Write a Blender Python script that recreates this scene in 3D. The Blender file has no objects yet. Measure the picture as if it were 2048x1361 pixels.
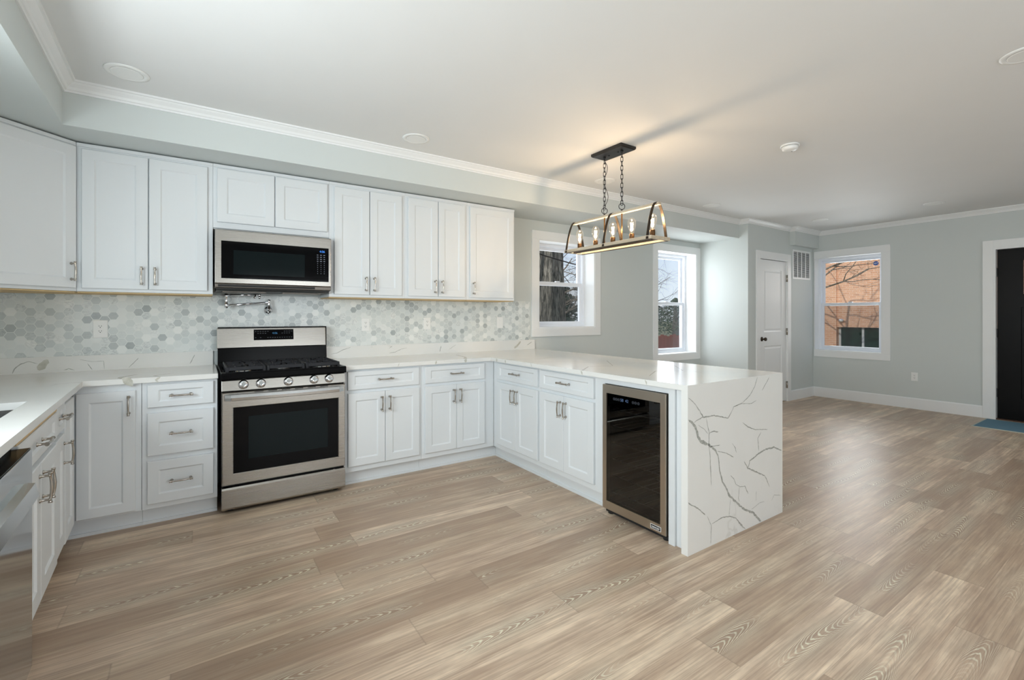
import bpy, math, random
from mathutils import Matrix, Vector
random.seed(7)
S = bpy.context.scene
COL = S.collection
PI = math.pi

# ------------------------------------------------------------------ camera, world, lights, exposure
F_PX, YAW, HORIZON = 926.2, 33.964, 632.1          # focal length in pixels of a 2048 px wide frame
cd = bpy.data.cameras.new('camera'); cam = bpy.data.objects.new('camera', cd); COL.objects.link(cam)
cd.sensor_fit = 'HORIZONTAL'; cd.sensor_width = 36.0; cd.lens = F_PX / 2048 * 36
cd.shift_y = (HORIZON - 680.5) / 2048
cd.clip_start = 0.05; cd.clip_end = 300
cam.location = (0, 0, 1.287); cam.rotation_euler = (PI/2, 0, -math.radians(YAW))
S.camera = cam
S.view_settings.view_transform = 'Standard'; S.view_settings.look = 'None'
S.view_settings.gamma = 1.0; S.view_settings.exposure = -0.38; S.view_settings.use_curve_mapping = False
S.cycles.use_denoising = True
S.cycles.max_bounces = 10; S.cycles.diffuse_bounces = 6; S.cycles.glossy_bounces = 4
S.cycles.transparent_max_bounces = 12
S.cycles.sample_clamp_indirect = 6.0
S.cycles.caustics_reflective = False; S.cycles.caustics_refractive = False

WORLD_STRENGTH = 1.3
w = bpy.data.worlds.new('sky'); S.world = w; w.use_nodes = True
wt = w.node_tree; wt.nodes.clear()
def _n(t, **k):
    n = wt.nodes.new(t)
    for a, b in k.items(): setattr(n, a, b)
    return n
tc = _n('ShaderNodeTexCoord'); sep = _n('ShaderNodeSeparateXYZ'); wt.links.new(tc.outputs['Generated'], sep.inputs[0])
rp = _n('ShaderNodeValToRGB'); wt.links.new(sep.outputs['Z'], rp.inputs[0])
rp.color_ramp.elements[0].position = 0.0; rp.color_ramp.elements[0].color = (0.80, 0.88, 0.95, 1)
rp.color_ramp.elements[1].position = 0.5; rp.color_ramp.elements[1].color = (0.30, 0.52, 0.95, 1)
nz = _n('ShaderNodeTexNoise'); nz.inputs['Scale'].default_value = 5.0; nz.inputs['Detail'].default_value = 6
wt.links.new(tc.outputs['Generated'], nz.inputs['Vector'])
cr = _n('ShaderNodeValToRGB'); wt.links.new(nz.outputs[0], cr.inputs[0])
cr.color_ramp.elements[0].position = 0.46; cr.color_ramp.elements[1].position = 0.62
mx = _n('ShaderNodeMixRGB'); wt.links.new(cr.outputs[0], mx.inputs[0]); wt.links.new(rp.outputs[0], mx.inputs[1])
mx.inputs[2].default_value = (0.95, 0.97, 1.0, 1)
bg = _n('ShaderNodeBackground'); bg.inputs['Strength'].default_value = WORLD_STRENGTH
wt.links.new(mx.outputs[0], bg.inputs[0])
wo = _n('ShaderNodeOutputWorld'); wt.links.new(bg.outputs[0], wo.inputs[0])

def area(name, loc, rot, sx, sy, power, col=(1, 1, 1), spread=None):
    l = bpy.data.lights.new(name, 'AREA'); l.shape = 'RECTANGLE'; l.size = sx; l.size_y = sy
    l.energy = power; l.color = col
    if spread: l.spread = spread
    o = bpy.data.objects.new(name, l); COL.objects.link(o); o.location = loc; o.rotation_euler = rot
    return o
FRONT_Y = -2.6
DAY = (0.93, 0.97, 1.0)
# daylight arriving at the windows (each lamp stands just outside its window, facing in)
area('daylight_front_left', (1.6, FRONT_Y - 0.22, 1.30), (-PI/2, 0, PI), 2.5, 1.9, 124, DAY)
area('daylight_front_right', (5.4, FRONT_Y - 0.22, 1.30), (-PI/2, 0, PI), 2.3, 1.9, 30, DAY)
area('daylight_sink', (-1.42, 1.2, 1.55), (0, -PI/2, 0), 1.1, 2.2, 200, (0.90, 0.97, 1.0))
area('daylight_kitchen_back', (3.65, 4.62, 1.66), (-PI/2, 0, 0), 0.85, 1.0, 9, DAY)
area('daylight_living_back', (5.74, 4.62, 1.48), (-PI/2, 0, 0), 0.85, 1.4, 42, DAY)
area('daylight_living_side', (8.62, 3.05, 1.48), (0, PI/2, 0.6), 1.4, 0.70, 20, DAY, 2.2)

sl = bpy.data.lights.new('sun', 'SUN'); sl.energy = 2.9; sl.angle = 0.01; sl.color = (1.0, 0.93, 0.82)
sun = bpy.data.objects.new('sun', sl); COL.objects.link(sun)
sun.rotation_euler = Vector((1.0, 0.12, -0.5)).to_track_quat('-Z', 'Y').to_euler()   # low afternoon sun along the back of the house

# ------------------------------------------------------------------ material helpers
def srgb(r, g, b):
    def f(c):
        c /= 255.0
        return c / 12.92 if c <= 0.04045 else ((c + 0.055) / 1.055) ** 2.4
    return (f(r), f(g), f(b), 1.0)

class NT:
    def __init__(s, name):
        s.m = bpy.data.materials.new(name); s.m.use_nodes = True
        s.t = s.m.node_tree; s.t.nodes.clear()
        s.out = s.t.nodes.new('ShaderNodeOutputMaterial')
    def n(s, t, **k):
        x = s.t.nodes.new(t)
        for a, b in k.items(): setattr(x, a, b)
        return x
    def put(s, sock, v):
        if isinstance(v, bpy.types.NodeSocket): s.t.links.new(v, sock)
        else: sock.default_value = v
    def math(s, op, a, b=0.0, c=None):
        x = s.n('ShaderNodeMath', operation=op); s.put(x.inputs[0], a); s.put(x.inputs[1], b)
        if c is not None: s.put(x.inputs[2], c)
        return x.outputs[0]
    def vm(s, op, a, b=(0, 0, 0)):
        x = s.n('ShaderNodeVectorMath', operation=op); s.put(x.inputs[0], a); s.put(x.inputs[1], b)
        return x.outputs['Value'] if op in ('DOT_PRODUCT', 'LENGTH', 'DISTANCE') else x.outputs[0]
    def obj(s): return s.n('ShaderNodeTexCoord').outputs['Object']
    def pos(s): return s.n('ShaderNodeNewGeometry').outputs['Position']
    def sep(s, v):
        x = s.n('ShaderNodeSeparateXYZ'); s.put(x.inputs[0], v); return x.outputs
    def comb(s, a, b, c=0.0):
        x = s.n('ShaderNodeCombineXYZ'); s.put(x.inputs[0], a); s.put(x.inputs[1], b); s.put(x.inputs[2], c); return x.outputs[0]
    def noise(s, v, scale, detail=3, rough=0.5, dist=0.0):
        x = s.n('ShaderNodeTexNoise'); s.put(x.inputs['Vector'], v); x.inputs['Scale'].default_value = scale
        x.inputs['Detail'].default_value = detail; x.inputs['Roughness'].default_value = rough
        x.inputs['Distortion'].default_value = dist
        return x.outputs[0]
    def white(s, v, out='Value'):
        x = s.n('ShaderNodeTexWhiteNoise', noise_dimensions='3D'); s.put(x.inputs['Vector'], v); return x.outputs[out]
    def ramp(s, v, *stops):
        x = s.n('ShaderNodeValToRGB'); s.put(x.inputs[0], v); e = x.color_ramp.elements
        while len(e) < len(stops): e.new(0.5)
        for k, (p, c) in zip(e, stops):
            k.position = p; k.color = c if isinstance(c, tuple) else (c, c, c, 1)
        return x.outputs[0]
    def mix(s, f, a, b, mode='MIX'):
        x = s.n('ShaderNodeMixRGB', blend_type=mode); s.put(x.inputs[0], f); s.put(x.inputs[1], a); s.put(x.inputs[2], b)
        return x.outputs[0]
    def bump(s, h, strength=0.2, dist=0.002):
        x = s.n('ShaderNodeBump'); x.inputs['Strength'].default_value = strength; x.inputs['Distance'].default_value = dist
        s.put(x.inputs['Height'], h); return x.outputs[0]
    def bsdf(s, color, rough=0.5, metal=0.0, normal=None, spec=0.5, emis=None, estr=0.0, coat=0.0):
        b = s.n('ShaderNodeBsdfPrincipled'); s.put(b.inputs['Base Color'], color); s.put(b.inputs['Roughness'], rough)
        b.inputs['Metallic'].default_value = metal; s.put(b.inputs['Specular IOR Level'], spec)
        if normal is not None: s.put(b.inputs['Normal'], normal)
        if emis: b.inputs['Emission Color'].default_value = emis; b.inputs['Emission Strength'].default_value = estr
        if coat: b.inputs['Coat Weight'].default_value = coat; b.inputs['Coat Roughness'].default_value = 0.05
        s.t.links.new(b.outputs[0], s.out.inputs[0]); return s.m

def paint(name, col, rough=0.5, amp=0.02, bumpy=0.05, spec=0.5):
    m = NT(name); p = m.pos()
    n = m.noise(p, 2.5, 3)
    lo = tuple(max(0, c * (1 - amp)) for c in col[:3]) + (1,); hi = tuple(min(1, c * (1 + amp)) for c in col[:3]) + (1,)
    c = m.mix(n, lo, hi)
    return m.bsdf(c, rough, 0, m.bump(m.noise(p, 260, 2), bumpy, 0.001), spec)
def metal(name, col, rough=0.3, brush=None, amp=0.06):
    m = NT(name); p = m.obj()
    if brush:
        n = m.noise(m.vm('MULTIPLY', p, brush), 1.0, 3, 0.6)
        r = m.math('MULTIPLY_ADD', n, 0.06, rough - 0.03)
        return m.bsdf(m.mix(n, tuple(c * (1 - amp) for c in col[:3]) + (1,), col), r, 1.0, m.bump(n, 0.015, 0.0005))
    n = m.noise(p, 40, 2)
    return m.bsdf(col, m.math('MULTIPLY_ADD', n, 0.06, rough), 1.0)
def plain(name, col, rough=0.5, spec=0.5, coat=0.0, scale=60, amp=0.1):
    m = NT(name); n = m.noise(m.obj(), scale, 2)
    return m.bsdf(m.mix(n, tuple(c * (1 - amp) for c in col[:3]) + (1,), col), rough, 0, None, spec, coat=coat)
def glow(name, col, strength):
    m = NT(name); e = m.n('ShaderNodeEmission'); e.inputs[0].default_value = col; e.inputs[1].default_value = strength
    m.t.links.new(e.outputs[0], m.out.inputs[0]); return m.m
def pane(name, tint, gloss=0.06, rough=0.0):
    m = NT(name); tr = m.n('ShaderNodeBsdfTransparent'); tr.inputs[0].default_value = tint
    g = m.n('ShaderNodeBsdfGlossy'); g.inputs['Roughness'].default_value = rough
    fr = m.n('ShaderNodeFresnel'); fr.inputs[0].default_value = 1.5
    geo = m.n('ShaderNodeNewGeometry')
    f = m.math('MULTIPLY', m.math('ADD', fr.outputs[0], gloss), m.math('SUBTRACT', 1.0, geo.outputs['Backfacing']))
    x = m.n('ShaderNodeMixShader'); m.put(x.inputs[0], f); m.t.links.new(tr.outputs[0], x.inputs[1]); m.t.links.new(g.outputs[0], x.inputs[2])
    m.t.links.new(x.outputs[0], m.out.inputs[0]); return m.m

M = {}
M['wall'] = paint('wall_paint', srgb(207, 213, 212), 0.6)
M['ceil'] = paint('ceiling_paint', srgb(230, 231, 231), 0.7)
M['trim'] = paint('trim_paint', srgb(238, 240, 241), 0.35, 0.01, 0.0)
M['cab'] = paint('cabinet_paint', srgb(224, 228, 231), 0.45, 0.008, 0.0)
M['vinyl'] = paint('window_vinyl', srgb(232, 236, 243), 0.3, 0.01, 0.0)
M['ply'] = plain('unfinished_plywood', srgb(214, 186, 140), 0.7)
M['steel'] = metal('brushed_steel', srgb(170, 166, 160), 0.27, (3, 3, 700))
M['steelh'] = metal('polished_steel', srgb(205, 205, 205), 0.16, (400, 3, 400))
M['steeldw'] = metal('dishwasher_steel', srgb(190, 192, 194), 0.085, (500, 500, 3))
M['chrome'] = metal('chrome', srgb(235, 236, 240), 0.05)
M['nickel'] = metal('nickel', srgb(176, 170, 162), 0.22)
M['black'] = plain('black_enamel', (0.003, 0.003, 0.0035, 1), 0.18, 0.07)
M['iron'] = plain('cast_iron', (0.022, 0.023, 0.027, 1), 0.5, 0.22)
M['bglass'] = plain('black_glass', (0.0025, 0.0025, 0.003, 1), 0.04, 0.10, 0.0)
M['mwin'] = plain('oven_window_mesh', (0.006, 0.010, 0.011, 1), 0.08, 0.10)
M['rubber'] = plain('black_rubber', (0.01, 0.01, 0.01, 1), 0.7)
M['plastic'] = paint('white_plastic', srgb(240, 241, 240), 0.35, 0.01, 0.0)
M['dark'] = plain('dark_slot', (0.02, 0.02, 0.02, 1), 0.8)
M['bronze'] = metal('dark_bronze', srgb(74, 66, 58), 0.40)
M['brass'] = metal('antique_brass', srgb(150, 116, 74), 0.38)
M['blackm'] = plain('black_metal', (0.014, 0.012, 0.011, 1), 0.45)
M['white_mark'] = glow('white_mark', (0.75, 0.85, 1, 1), 0.55)
M['grey_mark'] = glow('dim_mark', (0.55, 0.62, 0.7, 1), 0.22)
M['blue_led'] = glow('blue_led', (0.08, 0.32, 1, 1), 1.6)
M['pale_led'] = glow('pale_led', (0.35, 0.55, 1, 1), 1.6)
M['teal_led'] = glow('teal_led', (0.15, 0.45, 0.8, 1), 0.5)
M['filament'] = glow('filament', (1.0, 0.72, 0.38, 1), 45)
def bulb_glass():
    m = NT('lit_bulb_glass'); tr = m.n('ShaderNodeBsdfTransparent'); tr.inputs[0].default_value = (1, .98, .95, 1)
    e = m.n('ShaderNodeEmission'); e.inputs[0].default_value = (1, .86, .66, 1); e.inputs[1].default_value = 0.9
    g = m.n('ShaderNodeBsdfGlossy'); g.inputs['Roughness'].default_value = .03
    lw_ = m.n('ShaderNodeLayerWeight'); lw_.inputs[0].default_value = .35
    a = m.n('ShaderNodeMixShader'); m.put(a.inputs[0], m.math('MULTIPLY_ADD', lw_.outputs['Facing'], .45, .10)); m.t.links.new(tr.outputs[0], a.inputs[1]); m.t.links.new(e.outputs[0], a.inputs[2])
    b = m.n('ShaderNodeMixShader'); b.inputs[0].default_value = .04; m.t.links.new(a.outputs[0], b.inputs[1]); m.t.links.new(g.outputs[0], b.inputs[2])
    m.t.links.new(b.outputs[0], m.out.inputs[0]); return m.m
M['bulb'] = bulb_glass()
M['socket'] = metal('brown_bronze', srgb(104, 80, 58), 0.5)
M['glass'] = pane('window_glass', (0.97, 0.985, 0.98, 1), 0.0)
M['cglass'] = pane('cooler_glass', (0.22, 0.22, 0.22, 1), 0.035)
M['door_black'] = plain('black_door_paint', (0.004, 0.004, 0.0045, 1), 0.35, 0.12)

def screen_mat():
    m = NT('insect_screen'); tr = m.n('ShaderNodeBsdfTransparent')
    d = m.n('ShaderNodeBsdfDiffuse'); d.inputs[0].default_value = (0.05, 0.055, 0.06, 1)
    g = m.n('ShaderNodeTexChecker'); m.put(g.inputs['Vector'], m.obj()); g.inputs['Scale'].default_value = 900
    x = m.n('ShaderNodeMixShader'); m.put(x.inputs[0], m.math('MULTIPLY_ADD', g.outputs['Fac'], 0.08, 0.40))
    m.t.links.new(tr.outputs[0], x.inputs[1]); m.t.links.new(d.outputs[0], x.inputs[2])
    m.t.links.new(x.outputs[0], m.out.inputs[0]); return m.m
M['screen'] = screen_mat()

def quartz():
    m = NT('white_quartz'); p = m.pos()
    q = m.vm('ADD', p, m.comb(3.1, 7.7, 1.3))
    d = m.noise(q, 1.3, 5, 0.62, 0.6)
    r = m.math('ABSOLUTE', m.math('SUBTRACT', d, 0.5))
    vein = m.ramp(r, (0.0, 0.7), (0.006, 0.2), (0.012, 0.0))
    mask = m.ramp(m.noise(q, 2.1, 2), (0.56, 0.0), (0.68, 1.0))
    f = m.math('MULTIPLY', m.math('MULTIPLY', vein, mask), 0.4)
    cloud = m.mix(m.noise(p, 5, 3), srgb(228, 228, 225), srgb(234, 234, 232))
    c = m.mix(f, cloud, srgb(176, 174, 162))
    return m.bsdf(c, 0.13, 0, None, 0.5)
M['quartz'] = quartz()
def vein():
    m = NT('quartz_vein'); n = m.noise(m.pos(), 90, 4, 0.7)
    return m.bsdf(m.mix(m.ramp(n, (0.35, 0.0), (0.65, 1.0)), srgb(146, 149, 143), srgb(190, 191, 186)), 0.13)
M['vein'] = vein()
def vein2():
    m = NT('quartz_broad_vein'); n = m.noise(m.pos(), 40, 4, 0.7)
    return m.bsdf(m.mix(m.ramp(n, (0.35, 0.0), (0.65, 1.0)), srgb(186, 185, 174), srgb(208, 207, 199)), 0.13)
M['vein2'] = vein2()

def hextile():
    m = NT('hex_marble_tile'); P = m.sep(m.pos()); A = 0.0525
    u = m.math('DIVIDE', P['X'], A); v = m.math('DIVIDE', P['Z'], A)
    R3 = math.sqrt(3)
    def cell(ox, oy):
        a = m.math('ADD', u, 40 * R3 - ox); b = m.math('ADD', v, 40 - oy)
        x = m.math('SUBTRACT', m.math('FLOORED_MODULO', a, R3), R3 / 2)
        y = m.math('SUBTRACT', m.math('FLOORED_MODULO', b, 1.0), 0.5)
        return x, y
    ax, ay = cell(0, 0); bx, by = cell(R3 / 2, 0.5)
    da = m.math('ADD', m.math('MULTIPLY', ax, ax), m.math('MULTIPLY', ay, ay))
    db = m.math('ADD', m.math('MULTIPLY', bx, bx), m.math('MULTIPLY', by, by))
    t = m.math('LESS_THAN', db, da)
    gx = m.math('MULTIPLY_ADD', t, m.math('SUBTRACT', bx, ax), ax)
    gy = m.math('MULTIPLY_ADD', t, m.math('SUBTRACT', by, ay), ay)
    ix = m.math('ROUND', m.math('MULTIPLY', m.math('SUBTRACT', u, gx), 4.0)); iy = m.math('ROUND', m.math('MULTIPLY', m.math('SUBTRACT', v, gy), 4.0))
    idv = m.comb(ix, iy, 0.0)
    agx = m.math('ABSOLUTE', gx); agy = m.math('ABSOLUTE', gy)
    d = m.math('MAXIMUM', agy, m.math('ADD', m.math('MULTIPLY', agy, 0.5), m.math('MULTIPLY', agx, R3 / 2)))
    grout = m.ramp(d, (0.462, 0.0), (0.475, 1.0))
    rnd = m.white(idv)
    base = m.ramp(rnd, (0.0, srgb(240, 242, 240)), (0.16, srgb(227, 231, 230)), (0.55, srgb(216, 222, 221)), (0.82, srgb(201, 208, 208)), (1.0, srgb(158, 166, 168)))
    off = m.vm('SCALE', m.white(idv, 'Color')); off.node.inputs['Scale'].default_value = 20
    q = m.vm('ADD', m.vm('MULTIPLY', m.pos(), (22, 22, 40)), off)
    n = m.noise(q, 1.0, 5, 0.6, 0.8)
    streak = m.ramp(m.math('ABSOLUTE', m.math('SUBTRACT', n, 0.5)), (0.0, 0.55), (0.03, 0.12), (0.10, 0.0))
    vm_ = m.ramp(m.white(m.vm('ADD', idv, (9.5, 3.5, 1.0))), (0.55, 0.0), (0.8, 1.0))
    c = m.mix(m.math('MULTIPLY', streak, vm_), base, srgb(132, 140, 146))
    c = m.mix(m.math('MULTIPLY', m.noise(q, 0.5, 3), 0.35), c, srgb(218, 223, 222))
    c = m.mix(grout, c, srgb(228, 232, 230))
    return m.bsdf(c, 0.28, 0, m.bump(m.math('SUBTRACT', 1.0, grout), 0.15, 0.001))
M['hex'] = hextile()

def planks():
    m = NT('oak_vinyl_planks'); P = m.sep(m.pos()); W, L = 0.187, 1.22
    r = m.math('DIVIDE', m.math('SUBTRACT', P['Y'], 2.81), W); row = m.math('FLOOR', r)
    fr = m.math('SUBTRACT', r, row)
    xo = m.math('MULTIPLY', m.white(m.comb(row, 3.3, 0.0)), L)
    k = m.math('DIVIDE', m.math('ADD', P['X'], xo), L); idx = m.math('FLOOR', k); fk = m.math('SUBTRACT', k, idx)
    idv = m.comb(row, idx, 1.0)
    rv = m.white(idv); rc = m.white(idv, 'Color')
    off = m.vm('SCALE', rc); off.node.inputs['Scale'].default_value = 30
    p = m.vm('ADD', m.pos(), off)
    # grain: cathedral figure, parabolas nested along a wandering heart line in each plank
    px = m.sep(p)['X']
    v = m.math('MULTIPLY', m.math('SUBTRACT', fr, 0.5), W)
    heart = m.math('MULTIPLY', m.math('SUBTRACT', m.noise(m.comb(m.math('MULTIPLY', px, 1.3), row, rv), 1.0, 1), 0.5), 0.16)
    v2 = m.math('ADD', v, heart)
    wob = m.math('MULTIPLY', m.math('SUBTRACT', m.noise(m.vm('MULTIPLY', p, (5, 22, 1)), 1.0, 3, 0.6), 0.5), 0.11)
    side = m.math('SUBTRACT', m.math('MULTIPLY', m.math('GREATER_THAN', m.white(m.vm('ADD', idv, (4.5, 1.5, 2.5))), 0.5), 2.0), 1.0)
    gph = m.math('ADD', m.math('ADD', px, m.math('MULTIPLY', side, m.math('MULTIPLY', m.math('MULTIPLY', v2, v2), 170.0))), wob)
    line = m.math('SINE', m.math('MULTIPLY', gph, 2 * PI / 0.044))
    line = m.ramp(m.math('MULTIPLY_ADD', line, 0.5, 0.5), (0.62, 0.0), (0.97, 1.0))
    near = m.ramp(m.math('ABSOLUTE', v2), (0.025, 1.0), (0.075, 0.0))
    where = m.math('MULTIPLY', near, m.ramp(m.noise(m.vm('MULTIPLY', p, (1.6, 0.6, 1)), 1.0, 2), (0.47, 0.0), (0.60, 1.0)))
    fine = m.noise(m.vm('MULTIPLY', p, (2.6, 115, 1)), 1.0, 4, 0.65)
    mid = m.noise(m.vm('MULTIPLY', p, (1.4, 13, 1)), 1.0, 4, 0.6)
    blotch = m.noise(m.vm('MULTIPLY', p, (5, 9, 1)), 1.0, 3, 0.6)
    base = m.ramp(rv, (0.0, srgb(172, 149, 127)), (0.35, srgb(200, 178, 153)), (0.7, srgb(220, 197, 173)), (1.0, srgb(244, 222, 194)))
    c = m.mix(m.ramp(mid, (0.34, 0.75), (0.58, 0.0)), base, srgb(169, 143, 122))
    c = m.mix(m.ramp(mid, (0.52, 0.0), (0.78, 0.55)), c, srgb(245, 228, 201))
    c = m.mix(m.ramp(blotch, (0.40, 0.28), (0.60, 0.0)), c, srgb(164, 143, 125))
    dk = m.mix(m.math('MULTIPLY', where, 0.42), c, srgb(144, 119, 101))
    c = m.mix(m.math('MULTIPLY', m.math('MULTIPLY', line, where), 0.7), dk, srgb(245, 245, 221))
    c = m.mix(m.ramp(fine, (0.36, 0.50), (0.58, 0.0)), c, srgb(142, 119, 103))
    seam = m.math('MAXIMUM', m.ramp(m.math('ABSOLUTE', m.math('SUBTRACT', fr, 0.5)), (0.4925, 0.0), (0.4975, 1.0)),
                  m.ramp(m.math('ABSOLUTE', m.math('SUBTRACT', fk, 0.5)), (0.4988, 0.0), (0.4996, 1.0)))
    c = m.mix(m.math('MULTIPLY', seam, 0.3), c, srgb(110, 93, 79))
    h = m.math('SUBTRACT', m.math('MULTIPLY', fine, 0.5), seam)
    rough = m.math('MULTIPLY_ADD', fine, 0.14, 0.30)
    return m.bsdf(c, rough, 0, m.bump(h, 0.12, 0.001), 0.42)
M['floor'] = planks()

def wood(name, a, b, axis=(40, 3, 40)):
    m = NT(name); p = m.vm('MULTIPLY', m.obj(), axis); n = m.noise(p, 1.0, 4, 0.6, 0.4)
    return m.bsdf(m.mix(m.ramp(n, (0.3, 0.0), (0.7, 1.0)), a, b), 0.55)
M['wwood'] = wood('whitewashed_wood', srgb(176, 162, 140), srgb(204, 192, 172))
def brick():
    m = NT('orange_brick'); P = m.sep(m.obj()); v = m.comb(P['Y'], P['Z'])
    b = m.n('ShaderNodeTexBrick'); m.put(b.inputs['Vector'], v); b.inputs['Scale'].default_value = 4.2
    b.inputs['Color1'].default_value = srgb(222, 174, 140); b.inputs['Color2'].default_value = srgb(204, 148, 114)
    b.inputs['Mortar'].default_value = srgb(226, 202, 182); b.inputs['Mortar Size'].default_value = 0.03
    b.inputs['Brick Width'].default_value = 0.9; b.inputs['Row Height'].default_value = 0.3
    return m.bsdf(m.mix(m.math('MULTIPLY', m.noise(m.obj(), 3, 3), 0.4), b.outputs[0], srgb(222, 178, 146), 'MIX'), 0.85)
M['brick'] = brick()
def bark(name, a, b, sc=(5, 5, 0.9)):
    m = NT(name); n = m.noise(m.vm('MULTIPLY', m.obj(), sc), 2.2, 6, 0.65, 0.6)
    n2 = m.noise(m.obj(), 3.0, 4)
    c = m.mix(m.ramp(n, (0.38, 0.0), (0.60, 1.0)), a, b); c = m.mix(m.math('MULTIPLY', n2, 0.3), c, srgb(96, 104, 88))
    return m.bsdf(c, 0.9, 0, m.bump(n, 1.0, 0.08))
M['bark'] = bark('furrowed_bark', srgb(52, 50, 47), srgb(196, 188, 176), (13, 13, 1.8))
M['twig'] = bark('branch_bark', srgb(70, 62, 56), srgb(146, 136, 124), (8, 8, 8))
M['palebark'] = bark('pale_branch_bark', srgb(96, 86, 78), srgb(196, 182, 166), (8, 8, 8))
M['leaf'] = plain('evergreen_leaf', srgb(86, 108, 84), 0.7, 0.3, 0, 4, 0.5)
M['leafd'] = plain('dark_evergreen_leaf', srgb(66, 84, 72), 0.7, 0.3, 0, 4, 0.5)
M['grass'] = plain('winter_grass', srgb(176, 170, 132), 0.95, 0.2, 0, 1.2, 0.35)
M['fence'] = plain('red_brown_fence', srgb(190, 104, 84), 0.8, 0.3, 0, 6, 0.25)
M['wgreen'] = plain('dark_green_glass', srgb(30, 62, 52), 0.08, 0.5, 0, 2, 0.6)
M['mullion'] = paint('pale_mullion', srgb(196, 200, 202), 0.5)
M['siding'] = paint('house_siding', srgb(226, 228, 230), 0.7)
M['mat'] = plain('blue_mat', srgb(116, 152, 172), 0.95, 0.1, 0, 300, 0.3)
M['matedge'] = plain('pale_mat_edge', srgb(196, 198, 188), 0.9, 0.1)
M['sticker'] = plain('blue_sticker', srgb(28, 74, 150), 0.4)
M['threshold'] = plain('brown_threshold', srgb(84, 60, 46), 0.6)
M['dsteel'] = metal('dark_steel_trim', srgb(112, 106, 100), 0.38, (3, 3, 700))  # darker brownish steel of the microwave vent strip and grease filters
M['csteel'] = metal('cooler_frame_steel', srgb(196, 186, 172), 0.34, (3, 700, 700))
M['hsteel'] = metal('oven_handle_steel', srgb(198, 199, 200), 0.24, (3, 700, 700))
M['rack'] = metal('rack_wire', srgb(150, 150, 152), 0.4)

# ------------------------------------------------------------------ mesh helpers
def Mx(parent):
    """world matrix of a thing's Empty, worked out from its own transform"""
    return Matrix.Translation(parent.location) @ parent.rotation_euler.to_matrix().to_4x4()

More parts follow.
